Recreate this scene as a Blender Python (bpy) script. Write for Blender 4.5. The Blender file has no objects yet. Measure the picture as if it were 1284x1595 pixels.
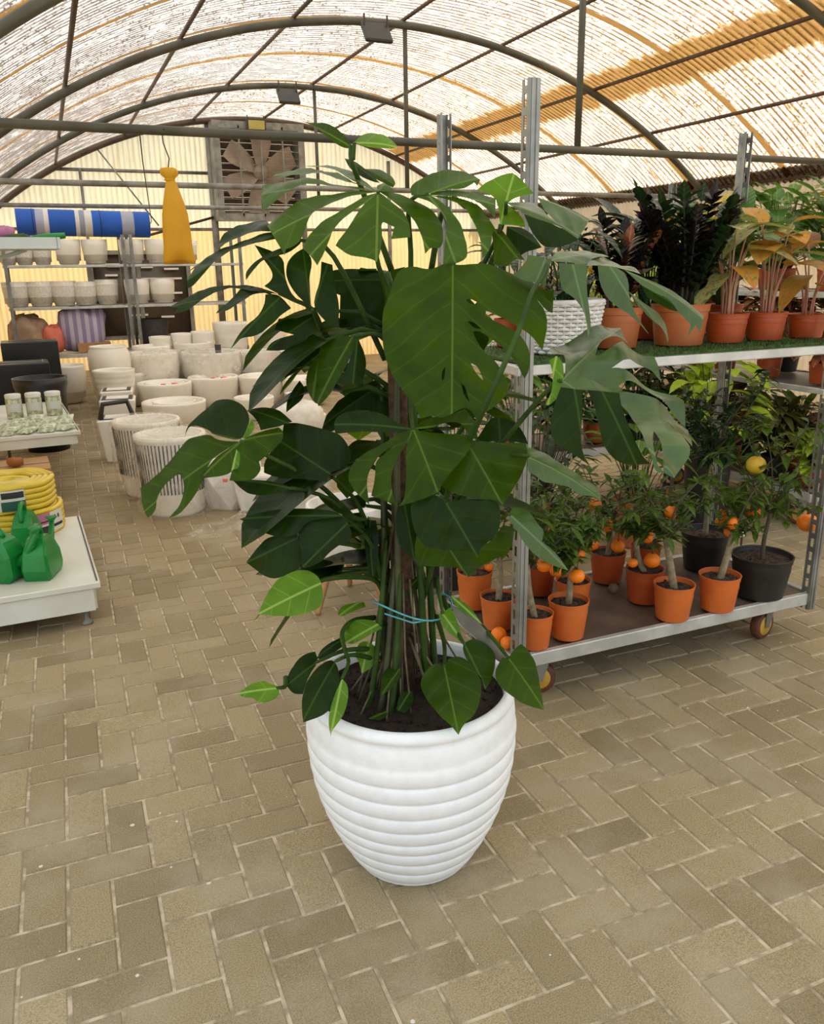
import bpy, math, random
from math import sin, cos, pi, radians, sqrt, atan2, hypot
from mathutils import Vector, Matrix
from mathutils.geometry import delaunay_2d_cdt
SC = bpy.context.scene
COL = SC.collection
RND = random.Random(7)

# ---------------------------------------------------------------- camera, sky, sun, exposure
cam = bpy.data.cameras.new('camera'); cam_o = bpy.data.objects.new('camera', cam); COL.objects.link(cam_o)
cam.sensor_fit = 'VERTICAL'; cam.sensor_height = 24.0; cam.lens = 19.31393
cam.clip_start = .02; cam.clip_end = 200
cam_o.matrix_world = Matrix(((0.91807, 0.12559, -0.37601, 0), (-0.39614, 0.25460, -0.88219, 0), (-0.01506, 0.95886, 0.28349, 1.45941), (0, 0, 0, 1)))
SC.camera = cam_o
W = bpy.data.worlds.new('sky'); SC.world = W; W.use_nodes = True
_bg = W.node_tree.nodes['Background']; _bg.inputs[0].default_value = (.86, .94, 1.0, 1); _bg.inputs[1].default_value = .94
sun = bpy.data.lights.new('sun', 'SUN'); sun.energy = 5.0; sun.color = (1, .90, .75); sun.angle = radians(3)
sun_o = bpy.data.objects.new('sun', sun); COL.objects.link(sun_o); sun_o.rotation_euler = (radians(-12), radians(16), 0); sun_o.location = (3, 4, 12)
SC.view_settings.view_transform = 'Standard'; SC.view_settings.look = 'None'; SC.view_settings.gamma = 1
SC.view_settings.exposure = .56
SC.view_settings.use_curve_mapping = False
SC.cycles.use_denoising = True
SC.cycles.max_bounces = 8; SC.cycles.diffuse_bounces = 5; SC.cycles.transmission_bounces = 6; SC.cycles.transparent_max_bounces = 12
SC.cycles.caustics_reflective = False; SC.cycles.caustics_refractive = False
SC.cycles.sample_clamp_indirect = 6

# ---------------------------------------------------------------- helpers
ORG = {}
def own(o, label=None, cat=None, group=None, kind=None):
    if label: o['label'] = label
    if cat: o['category'] = cat
    if group: o['group'] = group
    if kind: o['kind'] = kind
    return o
def thing(name, loc, label, cat, group=None):
    o = bpy.data.objects.new(name, None); o.empty_display_size = .05; COL.objects.link(o)
    o.location = loc; ORG[o] = Vector(loc)
    return own(o, label, cat, group)

class MB:
    def __init__(s): s.v = []; s.f = []; s.uv = []; s.tone = []
    def add(s, vs, fs, uv=None, tone=0.0):
        o = len(s.v); s.v += [tuple(x) for x in vs]; s.f += [tuple(i + o for i in f) for f in fs]
        s.uv += uv if uv else [(0.0, 0.0)] * len(vs); s.tone += [tone] * len(vs); return s
    def box(s, c, d, rz=0.0, rx=0.0, ry=0.0, bev=0.0, taper=1.0):
        x, y, z = d[0] / 2, d[1] / 2, d[2] / 2
        M = Matrix.Translation(c) @ Matrix.Rotation(rz, 4, 'Z') @ Matrix.Rotation(rx, 4, 'X') @ Matrix.Rotation(ry, 4, 'Y')
        if bev <= 0:
            vs = [(a * x * (taper if e < 0 else 1), b * y * (taper if e < 0 else 1), e * z) for e in (-1, 1) for b in (-1, 1) for a in (-1, 1)]
            fs = [(0, 2, 3, 1), (4, 5, 7, 6), (0, 1, 5, 4), (2, 6, 7, 3), (0, 4, 6, 2), (1, 3, 7, 5)]
        else:
            b = min(bev, x * .9, y * .9, z * .9); vs = []; fs = []
            rings = [(-z, b), (-z + b, 0), (z - b, 0), (z, b)]
            for zz, i in rings:
                X, Y = x - i, y - i; k = taper if zz < 0 else 1
                q = b if i == 0 else b * .4
                for (px, py) in [(-X + q, -Y), (X - q, -Y), (X, -Y + q), (X, Y - q), (X - q, Y), (-X + q, Y), (-X, Y - q), (-X, -Y + q)]: vs.append((px * k, py * k, zz))
            for r in range(3):
                for j in range(8): fs.append((r * 8 + j, r * 8 + (j + 1) % 8, r * 8 + 8 + (j + 1) % 8, r * 8 + 8 + j))
            fs.append(tuple(reversed(range(8)))); fs.append(tuple(range(24, 32)))
        return s.add([M @ Vector(v) for v in vs], fs)
    def tube(s, pts, r, n=8, cap=True):
        pts = [Vector(p) for p in pts]; m = len(pts); rs = r if isinstance(r, (list, tuple)) else [r] * m
        vs = []; fs = []; up = None
        for i, p in enumerate(pts):
            t = (pts[min(i + 1, m - 1)] - pts[max(i - 1, 0)]); t.normalize()
            if up is None: up = Vector((0, 0, 1)) if abs(t.z) < .9 else Vector((0, 1, 0))
            a = t.cross(up); a.normalize(); b = a.cross(t); up = b
            for j in range(n):
                w = 2 * pi * j / n; vs.append(p + (a * cos(w) + b * sin(w)) * rs[i])
        for i in range(m - 1):
            for j in range(n): fs.append((i * n + j, i * n + (j + 1) % n, (i + 1) * n + (j + 1) % n, (i + 1) * n + j))
        if cap: fs.append(tuple(reversed(range(n)))); fs.append(tuple(range((m - 1) * n, m * n)))
        return s.add(vs, fs)
    def lathe(s, prof, c, n=32, wob=None, axis=None, a0=0.0, a1=2 * pi):
        full = abs(a1 - a0 - 2 * pi) < 1e-6; k = n if full else n + 1; vs = []; fs = []
        R = None
        if axis is not None: R = Vector((0, 0, 1)).rotation_difference(Vector(axis)).to_matrix()
        for i, (r, z) in enumerate(prof):
            for j in range(k):
                w = a0 + (a1 - a0) * j / n; rr = r * (wob(w, i) if wob else 1)
                v = Vector((rr * cos(w), rr * sin(w), z))
                if R: v = R @ v
                vs.append(v + Vector(c))
        for i in range(len(prof) - 1):
            for j in range(n if full else n): fs.append((i * k + j, i * k + (j + 1) % k, (i + 1) * k + (j + 1) % k, (i + 1) * k + j))
        return s.add(vs, fs)
    def ball(s, c, r, n=14, sq=(1, 1, 1), noise=0.0, rnd=RND):
        vs = []; fs = []; m = n // 2
        for i in range(m + 1):
            a = pi * i / m
            for j in range(n):
                w = 2 * pi * j / n; q = 1 + noise * (rnd.random() - .5)
                vs.append((c[0] + r * sq[0] * sin(a) * cos(w) * q, c[1] + r * sq[1] * sin(a) * sin(w) * q, c[2] + r * sq[2] * cos(a) * q))
        for i in range(m):
            for j in range(n): fs.append((i * n + j, (i + 1) * n + j, (i + 1) * n + (j + 1) % n, i * n + (j + 1) % n))
        return s.add(vs, fs)
    def blade(s, base, d, L, Wd, droop=.3, up=(0, 0, 1), n=5, fold=.25, prof='ovate', twist=0.0, pet=0.0):
        """a leaf blade: midrib arc from base along d, sagging; width profile; folded along the midrib"""
        b = Vector(base); d = Vector(d).normalized(); side = d.cross(Vector(up))
        if side.length < .05: side = d.cross(Vector((1, .3, 0)))
        side.normalize(); nrm = side.cross(d)
        if twist: q = Matrix.Rotation(twist, 3, d); side = q @ side; nrm = q @ nrm
        vs = []; uv = []; fs = []
        for i in range(n + 1):
            u = i / n
            if prof == 'ovate': w = sin(pi * min(1, u ** .75)) ** .8
            elif prof == 'lance': w = sin(pi * u) ** .7 * (1 - .25 * u)
            elif prof == 'heart': w = (sqrt(max(0, 1 - u)) * (.75 + .9 * u) if u > .05 else .75)
            else: w = sin(pi * u ** .9)
            ctr = b + d * (L * u) + Vector((0, 0, -droop * L * u * u))
            for k in (-1, -.5, 0, .5, 1):
                vs.append(ctr + side * (k * w * Wd / 2) + nrm * (abs(k) * w * Wd / 2 * fold)); uv.append((u * L, k * w * Wd / 2))
        for i in range(n):
            for k in range(4): fs.append((i * 5 + k, i * 5 + k + 1, i * 5 + 6 + k, i * 5 + 5 + k))
        return s.add(vs, fs, uv)
    def build(s, name, mat, parent=None, smooth=True, label=None, cat=None, group=None, kind=None, auto=None):
        if parent is not None: o0 = ORG[parent]
        else:
            xs = [v[0] for v in s.v]; ys = [v[1] for v in s.v]; zs = [v[2] for v in s.v]
            o0 = Vector(((min(xs) + max(xs)) / 2, (min(ys) + max(ys)) / 2, min(zs)))
        if kind == 'structure': o0 = Vector((0, 0, 0))
        me = bpy.data.meshes.new(name)
        me.from_pydata([(v[0] - o0.x, v[1] - o0.y, v[2] - o0.z) for v in s.v], [], s.f)
        l = me.uv_layers.new(name='UVMap'); idx = [0] * len(me.loops); me.loops.foreach_get('vertex_index', idx)
        fl = [0.0] * (2 * len(idx))
        for i, j in enumerate(idx): fl[2 * i], fl[2 * i + 1] = s.uv[j]
        l.data.foreach_set('uv', fl)
        if any(s.tone): a = me.attributes.new('tone', 'FLOAT', 'POINT'); a.data.foreach_set('value', s.tone)
        me.materials.append(mat)
        o = bpy.data.objects.new(name, me); COL.objects.link(o)
        if smooth:
            me.polygons.foreach_set('use_smooth', [True] * len(me.polygons))
            if auto:
                try: me.set_sharp_from_angle(angle=radians(auto))
                except Exception: pass
        if parent is not None: o.parent = parent
        else: o.location = o0
        ORG[o] = o0
        return own(o, label, cat, group, kind)

# ---------------------------------------------------------------- materials
def nt(name):
    m = bpy.data.materials.new(name); m.use_nodes = True; t = m.node_tree
    for n in list(t.nodes): t.nodes.remove(n)
    return m, t, t.nodes.new('ShaderNodeOutputMaterial')
def nd(t, typ, **k):
    n = t.nodes.new('ShaderNode' + typ)
    for a, v in k.items():
        if hasattr(n, a): setattr(n, a, v)
    return n
def mth(t, op, a, b=None, c=None):
    n = nd(t, 'Math', operation=op)
    for i, x in enumerate((a, b, c)):
        if x is None: continue
        if isinstance(x, (int, float)): n.inputs[i].default_value = x
        else: t.links.new(x, n.inputs[i])
    return n.outputs[0]
def mrange(t, x, a, b, c, d, smooth=True):
    n = nd(t, 'MapRange'); n.interpolation_type = 'SMOOTHSTEP' if smooth else 'LINEAR'
    t.links.new(x, n.inputs[0])
    for i, v in enumerate((a, b, c, d)): n.inputs[i + 1].default_value = v
    return n.outputs[0]
def mixc(t, f, a, b):
    n = nd(t, 'Mix', data_type='RGBA')
    for s, x in ((0, f), (6, a), (7, b)):
        if isinstance(x, (int, float)): n.inputs[s].default_value = x
        elif isinstance(x, tuple): n.inputs[s].default_value = (*x, 1)
        else: t.links.new(x, n.inputs[s])
    return n.outputs[2]
def noise(t, sc, det=3, co=None, rough=.6):
    n = nd(t, 'TexNoise'); n.inputs['Scale'].default_value = sc; n.inputs['Detail'].default_value = det; n.inputs['Roughness'].default_value = rough
    if co is None:
        g = nd(t, 'TexCoord'); co = g.outputs['Object']
    t.links.new(co, n.inputs['Vector']); return n.outputs[0]
def bump(t, h, st, dist=.002):
    b = nd(t, 'Bump'); b.inputs['Strength'].default_value = st; b.inputs['Distance'].default_value = dist; t.links.new(h, b.inputs['Height']); return b.outputs[0]
def pm(name, c1, c2=None, sc=8.0, rough=.5, metal=0.0, bmp=0.0, bsc=60.0, trans=0.0, spec=.5, lo=.35, hi=.65, coat=0.0):
    m, t, out = nt(name); p = nd(t, 'BsdfPrincipled'); t.links.new(p.outputs[0], out.inputs[0])
    c2 = c2 or tuple(x * .8 for x in c1)
    t.links.new(mixc(t, mrange(t, noise(t, sc), lo, hi, 0, 1), c1, c2), p.inputs['Base Color'])
    p.inputs['Roughness'].default_value = rough; p.inputs['Metallic'].default_value = metal
    p.inputs['Specular IOR Level'].default_value = spec; p.inputs['Coat Weight'].default_value = coat
    if bmp: t.links.new(bump(t, noise(t, bsc, 4), bmp), p.inputs['Normal'])
    if trans:
        tr = nd(t, 'BsdfTranslucent'); tr.inputs[0].default_value = (*c1, 1); mx = nd(t, 'MixShader'); mx.inputs[0].default_value = trans
        t.links.new(p.outputs[0], mx.inputs[1]); t.links.new(tr.outputs[0], mx.inputs[2]); t.links.new(mx.outputs[0], out.inputs[0])
    return m
def leafmat(name, c1, c2, vein, tcol, trans=.25, rough=.38, freq=22.0, k=.75, spots=None, vs=1.0, edge=None, spec=.22, lat=.35):
    """leaf skin: UV holds metres along / across the midrib; lighter midrib and side veins, quilted surface"""
    m, t, out = nt(name); p = nd(t, 'BsdfPrincipled')
    uv = nd(t, 'UVMap'); sp = nd(t, 'SeparateXYZ'); t.links.new(uv.outputs[0], sp.inputs[0])
    a = mth(t, 'ABSOLUTE', sp.outputs[1])
    mid = mrange(t, a, .0012 * vs, .0034 * vs, 1, 0)
    ph = mth(t, 'FRACT', mth(t, 'MULTIPLY', mth(t, 'SUBTRACT', sp.outputs[0], mth(t, 'MULTIPLY', a, k)), freq))
    sv = mrange(t, mth(t, 'ABSOLUTE', mth(t, 'SUBTRACT', ph, .5)), .012, .05, lat, 0)
    base = mixc(t, mrange(t, noise(t, 14, 3), .35, .65, 0, 1), c1, c2)
    if spots: base = mixc(t, mrange(t, noise(t, spots[1], 3), spots[2], spots[2] + .06, 0, 1), base, spots[0])
    if edge: base = mixc(t, mrange(t, a, edge[1], edge[2], 0, 1), base, edge[0])
    v = mth(t, 'MAXIMUM', mid, sv)
    c = mixc(t, v, base, vein)
    t.links.new(c, p.inputs['Base Color']); p.inputs['Roughness'].default_value = rough; p.inputs['Specular IOR Level'].default_value = spec
    h = mth(t, 'ADD', mth(t, 'MULTIPLY', mth(t, 'PINGPONG', ph, .5), .6), mth(t, 'MULTIPLY', noise(t, 40, 2), .25))
    nb = bump(t, h, .6, .006); t.links.new(nb, p.inputs['Normal'])
    tr = nd(t, 'BsdfTranslucent'); t.links.new(mixc(t, .35, tcol, c), tr.inputs[0]); t.links.new(nb, tr.inputs['Normal'])
    mx = nd(t, 'MixShader'); mx.inputs[0].default_value = trans
    t.links.new(p.outputs[0], mx.inputs[1]); t.links.new(tr.outputs[0], mx.inputs[2]); t.links.new(mx.outputs[0], out.inputs[0])
    return m

def roof_material():
    m, t, out = nt('weathered_translucent_sheet')
    g = nd(t, 'NewGeometry'); pos = g.outputs['Position']; sp = nd(t, 'SeparateXYZ'); t.links.new(pos, sp.inputs[0])
    X, Y = sp.outputs[0], sp.outputs[1]
    mp = nd(t, 'Mapping'); mp.inputs['Scale'].default_value = (.35, 1.6, .35); t.links.new(pos, mp.inputs[0])
    n1 = noise(t, 5, 6, mp.outputs[0], .75); n2 = noise(t, 30, 4, pos, .8); n3 = noise(t, .55, 3, pos); n4 = noise(t, 13, 4, mp.outputs[0], .75)
    right = mrange(t, X, 1.8, 6.5, 0, 1)
    # dirt lying in the valleys of the corrugation
    val = mth(t, 'PINGPONG', mth(t, 'FRACT', mth(t, 'DIVIDE', Y, .076)), .5)
    line = mth(t, 'MULTIPLY', mrange(t, val, .20, .42, 0, 1), mrange(t, n4, .34, .58, .35, 1))
    speck = mth(t, 'MULTIPLY', mrange(t, n2, .50, .62, 0, 1), mrange(t, n3, .34, .62, .42, .80))
    blot = mth(t, 'MULTIPLY', mth(t, 'MULTIPLY', mrange(t, n1, .52, .72, 0, .7), mrange(t, n3, .40, .60, .1, 1)), mth(t, 'ADD', .25, right))
    # brown bands where the sheets overlap, every 1.47 m along the house
    oy = mth(t, 'FRACT', mth(t, 'DIVIDE', mth(t, 'SUBTRACT', Y, 5.53 - 1.47 * 4), 1.47))
    oy = mth(t, 'PINGPONG', mth(t, 'ADD', oy, .5), .5); od = mth(t, 'SUBTRACT', .5, oy)
    band = mrange(t, mth(t, 'ADD', od, mth(t, 'MULTIPLY', mth(t, 'SUBTRACT', n2, .5), .05)), .018, .045, .72, 0)
    # the long overlap beside the last but one purlin
    lx = mth(t, 'ABSOLUTE', mth(t, 'SUBTRACT', mth(t, 'ADD', X, mth(t, 'MULTIPLY', mth(t, 'SUBTRACT', n1, .5), .35)), 5.82))
    lap = mth(t, 'MULTIPLY', mrange(t, lx, .18, .30, 1, 0), mth(t, 'ADD', .60, mth(t, 'MULTIPLY', line, .38)))
    d = mth(t, 'MAXIMUM', mth(t, 'MULTIPLY', line, .80), speck); d = mth(t, 'MAXIMUM', d, blot)
    brown = mth(t, 'MINIMUM', mth(t, 'MAXIMUM', mth(t, 'MAXIMUM', mth(t, 'MULTIPLY', right, .8), mrange(t, band, .1, .5, 0, 1)), mrange(t, lap, .1, .5, 0, 1)), 1.0)
    d = mth(t, 'MINIMUM', mth(t, 'MAXIMUM', mth(t, 'MAXIMUM', d, band), lap), .98)
    def ramp(cs):
        r = nd(t, 'ValToRGB'); t.links.new(d, r.inputs[0]); e = r.color_ramp.elements
        e[0].position = 0; e[0].color = (*cs[0], 1); e[1].position = 1; e[1].color = (*cs[3], 1)
        for q, c in ((.3, cs[1]), (.62, cs[2])): x = e.new(q); x.color = (*c, 1)
        return r.outputs[0]
    c = mixc(t, brown, ramp(((.97, .97, .97), (.44, .40, .37), (.16, .13, .11), (.05, .035, .025))), ramp(((.97, .96, .93), (.52, .38, .23), (.25, .135, .042), (.06, .03, .008))))
    tr = nd(t, 'BsdfTranslucent'); t.links.new(c, tr.inputs[0]); df = nd(t, 'BsdfDiffuse'); t.links.new(c, df.inputs[0])
    mx = nd(t, 'MixShader'); mx.inputs[0].default_value = .12; t.links.new(tr.outputs[0], mx.inputs[1]); t.links.new(df.outputs[0], mx.inputs[2]); t.links.new(mx.outputs[0], out.inputs[0])
    return m
def end_wall_material():
    m, t, out = nt('corrugated_end_wall')
    g = nd(t, 'NewGeometry'); sp = nd(t, 'SeparateXYZ'); t.links.new(g.outputs['Position'], sp.inputs[0])
    mp = nd(t, 'Mapping'); mp.inputs['Scale'].default_value = (6, 1, .6); t.links.new(g.outputs['Position'], mp.inputs[0])
    st = noise(t, 3, 5, mp.outputs[0], .7)
    up = mixc(t, mrange(t, st, .45, .85, 0, 1), (.74, .655, .46), (.54, .42, .22))
    lo = mixc(t, mrange(t, st, .4, .85, 0, 1), (.78, .58, .28), (.66, .45, .19))
    c = mixc(t, mrange(t, sp.outputs[2], 2.09, 2.10, 0, 1), lo, up)
    tr = nd(t, 'BsdfTranslucent'); t.links.new(c, tr.inputs[0]); df = nd(t, 'BsdfDiffuse'); t.links.new(c, df.inputs[0])
    mx = nd(t, 'MixShader'); mx.inputs[0].default_value = .45; t.links.new(tr.outputs[0], mx.inputs[1]); t.links.new(df.outputs[0], mx.inputs[2]); t.links.new(mx.outputs[0], out.inputs[0])
    return m
def paver_material():
    m, t, out = nt('concrete_pavers'); p = nd(t, 'BsdfPrincipled'); t.links.new(p.outputs[0], out.inputs[0])
    a = nd(t, 'Attribute', attribute_name='tone'); g = nd(t, 'NewGeometry'); pos = g.outputs['Position']
    r = nd(t, 'ValToRGB'); t.links.new(a.outputs['Fac'], r.inputs[0]); e = r.color_ramp.elements
    e[0].color = (.27, .202, .102, 1); e[1].color = (.46, .355, .192, 1); x = e.new(.5); x.color = (.36, .276, .146, 1)
    c = mixc(t, mrange(t, noise(t, 300, 3, pos), .36, .66, 0, .62), r.outputs[0], (.11, .092, .065))
    c = mixc(t, mrange(t, noise(t, 3.2, 4, pos), .42, .70, 0, .45), c, (.42, .355, .25))
    c = mixc(t, mrange(t, noise(t, 520, 2, pos), .58, .70, 0, .55), c, (.52, .46, .36))
    v = nd(t, 'TexVoronoi'); v.inputs['Scale'].default_value = 26; t.links.new(pos, v.inputs['Vector'])
    sepc = nd(t, 'SeparateColor'); t.links.new(v.outputs['Color'], sepc.inputs[0])
    sz = mth(t, 'MULTIPLY', mrange(t, sepc.outputs[0], .76, 1.0, 0, .20), mrange(t, noise(t, .9, 2, pos), .45, .62, .25, 1))
    dr = mth(t, 'LESS_THAN', v.outputs['Distance'], sz)
    c = mixc(t, mth(t, 'MULTIPLY', dr, .85), c, (.72, .70, .64))
    sc = mth(t, 'MULTIPLY', mrange(t, noise(t, 30, 5, pos, .8), .60, .72, 0, 1), mrange(t, noise(t, 1.7, 2, pos), .58, .70, 0, .7))
    c = mixc(t, sc, c, (.60, .54, .43))
    t.links.new(c, p.inputs['Base Color']); p.inputs['Roughness'].default_value = .78; p.inputs['Specular IOR Level'].default_value = .3
    t.links.new(bump(t, noise(t, 350, 3, pos), .35, .0015), p.inputs['Normal'])
    return m

M = {}
M['roof'] = roof_material(); M['endwall'] = end_wall_material(); M['paver'] = paver_material()
M['sand'] = pm('joint_sand', (.60, .50, .36), (.30, .235, .15), 20, .95, bmp=.5, bsc=200)
M['pipe'] = pm('painted_pipe', (.10, .095, .065), (.06, .055, .035), 3, .5, bmp=.1)
M['galv'] = pm('galvanised_steel', (.34, .34, .31), (.20, .20, .18), 5, .45, metal=.5, bmp=.08, bsc=90)
M['galv_rim'] = pm('bright_zinc_rail', (.62, .62, .58), (.46, .46, .43), 7, .4, metal=.3, bmp=.08)
M['rust'] = pm('rusty_pipe', (.105, .06, .036), (.06, .036, .022), 4, .6, bmp=.2)
M['zinc_old'] = pm('weathered_zinc', (.32, .31, .27), (.19, .185, .16), 6, .55, metal=.4, bmp=.15)
M['ply'] = pm('trolley_board', (.15, .095, .062), (.09, .06, .042), 6, .6, bmp=.2)
M['white_gloss'] = pm('white_glaze', (.90, .86, .78), (.84, .79, .69), 4, .25)
M['white_matt'] = pm('white_fibre_stone', (.86, .83, .77), (.74, .70, .62), 12, .6, bmp=.15, bsc=80)
M['white_mottle'] = pm('speckled_white', (.88, .84, .78), (.74, .69, .62), 40, .5, bmp=.2)
M['grey_pot'] = pm('pale_grey_pot', (.78, .75, .68), (.70, .66, .58), 10, .6)
M['hero_pot'] = pm('white_rough_paint', (.90, .91, .92), (.85, .86, .87), 30, .5, bmp=.30, bsc=150)
M['table'] = pm('white_powder_coat', (.74, .74, .66), (.66, .65, .55), 3, .4)
M['soil'] = pm('potting_soil', (.030, .016, .010), (.012, .007, .005), 60, .95, bmp=1.0, bsc=90)
M['soil_dry'] = pm('bark_soil', (.085, .05, .028), (.02, .012, .008), 70, .95, bmp=1.0, bsc=80)
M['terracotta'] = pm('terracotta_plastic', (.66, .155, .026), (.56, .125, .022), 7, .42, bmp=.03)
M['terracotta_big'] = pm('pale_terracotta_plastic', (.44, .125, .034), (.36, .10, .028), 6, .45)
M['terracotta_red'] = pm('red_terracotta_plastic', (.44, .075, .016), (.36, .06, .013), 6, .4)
M['black_pot'] = pm('black_plastic', (.014, .014, .013), (.02, .02, .018), 6, .45)
M['bark'] = pm('pale_bark', (.34, .28, .17), (.20, .16, .09), 25, .8, bmp=.5)
M['twig'] = pm('twig', (.09, .075, .035), (.06, .05, .025), 20, .8)
M['greenstem'] = pm('green_stem', (.040, .085, .012), (.022, .050, .008), 12, .5, spec=.2)
M['pole'] = pm('coir_pole', (.12, .06, .03), (.05, .028, .016), 60, .95, bmp=1.0, bsc=120)
M['root'] = pm('aerial_root', (.20, .16, .09), (.09, .07, .035), 20, .8)
M['orange'] = pm('orange_peel', (.98, .24, .005), (.92, .18, .004), 6, .42, bmp=.25, bsc=350)
M['orange_dull'] = pm('dull_orange_peel', (.40, .13, .02), (.3, .10, .02), 8, .5, bmp=.25, bsc=350)
M['old_fruit'] = pm('mouldy_peel', (.16, .12, .06), (.1, .08, .05), 20, .8)
M['lemon'] = pm('yellow_peel', (.66, .46, .03), (.60, .30, .02), 5, .42, bmp=.2, bsc=300)
M['hub'] = pm('yellow_hub', (.66, .40, .05), (.5, .28, .04), 8, .5)
M['tyre'] = pm('red_brown_tyre', (.16, .045, .02), (.09, .03, .015), 9, .6)
M['yhose'] = pm('yellow_hose', (.80, .62, .05), (.70, .52, .04), 6, .3)
M['green_plastic'] = pm('green_plastic', (.010, .27, .045), (.008, .21, .035), 5, .28, trans=.12)
M['card'] = pm('cardboard', (.48, .27, .11), (.40, .22, .09), 5, .8)
M['paper'] = pm('printed_paper', (.75, .74, .68), (.68, .67, .6), 8, .6)
M['ink'] = pm('black_ink', (.03, .03, .03), None, 8, .6)
M['ink_green'] = pm('dark_green_ink', (.02, .12, .08), None, 8, .6)
M['ink_pink'] = pm('pink_ink', (.55, .2, .36), None, 8, .6)
M['packet'] = pm('seed_packet', (.68, .70, .54), (.24, .30, .14), 30, .35)
M['sidewall'] = pm('pale_side_sheet', (.56, .46, .32), (.36, .28, .17), 3, .8, trans=.35)
M['film'] = None
M['black'] = pm('black_lacquer', (.010, .010, .010), (.016, .016, .016), 5, .35)
M['bluefab'] = None
M['yellow_bag'] = pm('yellow_sack', (.80, .44, .015), (.72, .36, .012), 3, .6, trans=.2, bmp=.2, bsc=20)
M['wire'] = pm('dark_wire', (.03, .03, .028), None, 5, .5)
M['fan_blade'] = pm('dusty_fan_blade', (.36, .27, .19), (.27, .20, .14), 5, .5)
M['louver'] = pm('dusty_louver', (.16, .11, .075), (.11, .08, .055), 4, .6)
M['lamp'] = pm('lamp_housing', (.035, .035, .028), (.028, .028, .022), 4, .5)
M['lampglass'] = pm('lamp_glass', (.50, .42, .10), (.45, .38, .08), 4, .3)
M['wicker'] = pm('white_wicker', (.80, .78, .74), (.66, .64, .60), 30, .6)
M['wood'] = pm('beech_leg', (.50, .25, .10), (.42, .20, .08), 9, .5)
M['red_tag'] = pm('coral_tape', (.80, .20, .13), None, 5, .5)
M['red_flower'] = pm('red_petals', (.55, .02, .02), (.45, .02, .02), 20, .5)
M['teal'] = pm('teal_twine', (.10, .45, .52), None, 20, .5)
M['stick'] = pm('black_handle', (.02, .02, .02), None, 5, .5)
M['dark_glass'] = pm('dark_opening', (.055, .045, .038), (.10, .075, .05), 2, .25)
M['grass'] = pm('artificial_grass', (.06, .12, .015), (.03, .06, .008), 60, .8)
M['lilac'] = None
M['beige_bag'] = pm('beige_bag', (.48, .33, .22), (.36, .24, .16), 8, .6)
M['grey_dark'] = pm('dark_stone_pot', (.06, .05, .05), (.04, .035, .035), 20, .8)
M['olive_stem'] = pm('olive_stem', (.055, .060, .016), (.03, .034, .01), 12, .5)
M['spathe'] = pm('dry_spathe', (.14, .125, .095), (.10, .09, .07), 12, .7)
M['pinkstem'] = pm('pink_stem', (.50, .20, .14), (.42, .26, .13), 12, .5)
M['tray'] = pm('pale_blue_tray', (.62, .66, .62), (.52, .56, .52), 4, .4)
def stripes(name, cols, axis, period, rough=.6):
    m, t, out = nt(name); p = nd(t, 'BsdfPrincipled'); t.links.new(p.outputs[0], out.inputs[0]); g = nd(t, 'TexCoord'); sp = nd(t, 'SeparateXYZ'); t.links.new(g.outputs['Object'], sp.inputs[0])
    r = nd(t, 'ValToRGB'); r.color_ramp.interpolation = 'CONSTANT'; e = r.color_ramp.elements
    t.links.new(mth(t, 'FRACT', mth(t, 'DIVIDE', mth(t, 'ADD', sp.outputs[axis], 50.0), period)), r.inputs[0])
    e[0].position = 0; e[0].color = (*cols[0][1], 1); e[1].position = cols[1][0]; e[1].color = (*cols[1][1], 1)
    for q, c in cols[2:]: x = e.new(q); x.color = (*c, 1)
    t.links.new(r.outputs[0], p.inputs['Base Color']); p.inputs['Roughness'].default_value = rough; return m
M['lilac'] = stripes('lilac_stripes', [(0, (.55, .50, .62)), (.5, (.30, .24, .42))], 0, .09)
def film_material():
    m, t, out = nt('clear_film'); p = nd(t, 'BsdfPrincipled'); p.inputs['Base Color'].default_value = (.82, .76, .66, 1); p.inputs['Roughness'].default_value = .3
    tp = nd(t, 'BsdfTransparent'); mx = nd(t, 'MixShader')
    t.links.new(mrange(t, noise(t, 9, 4), .40, .75, .06, .45), mx.inputs[0]); t.links.new(tp.outputs[0], mx.inputs[1]); t.links.new(p.outputs[0], mx.inputs[2]); t.links.new(mx.outputs[0], out.inputs[0]); return m
M['film'] = film_material()
# foliage
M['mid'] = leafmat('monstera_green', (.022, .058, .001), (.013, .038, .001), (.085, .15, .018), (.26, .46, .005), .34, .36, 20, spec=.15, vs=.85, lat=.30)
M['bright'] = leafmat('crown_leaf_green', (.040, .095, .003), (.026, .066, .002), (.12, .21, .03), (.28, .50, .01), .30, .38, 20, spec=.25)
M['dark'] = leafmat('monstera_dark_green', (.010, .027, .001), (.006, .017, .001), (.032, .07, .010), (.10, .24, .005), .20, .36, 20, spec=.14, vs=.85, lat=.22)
M['lime'] = leafmat('young_leaf_green', (.11, .25, .010), (.075, .18, .008), (.30, .45, .09), (.34, .58, .02), .30, .36, 22)
M['pale'] = leafmat('glossy_leaf_green', (.048, .100, .010), (.032, .070, .008), (.11, .17, .05), (.14, .28, .01), .16, .30, 18, spec=.55, lat=.2, vs=.8)
M['grey'] = M['spathe']
M['citrus'] = leafmat('citrus_leaf', (.075, .135, .010), (.035, .075, .006), (.09, .15, .03), (.20, .34, .02), .22, .38, 60)
M['citrus_dark'] = leafmat('dark_citrus_leaf', (.018, .050, .010), (.010, .030, .007), (.04, .08, .02), (.06, .16, .02), .15, .3, 60)
M['raven'] = leafmat('blackish_leaf', (.014, .009, .010), (.009, .010, .007), (.03, .022, .02), (.03, .02, .015), .08, .27, 60)
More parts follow.
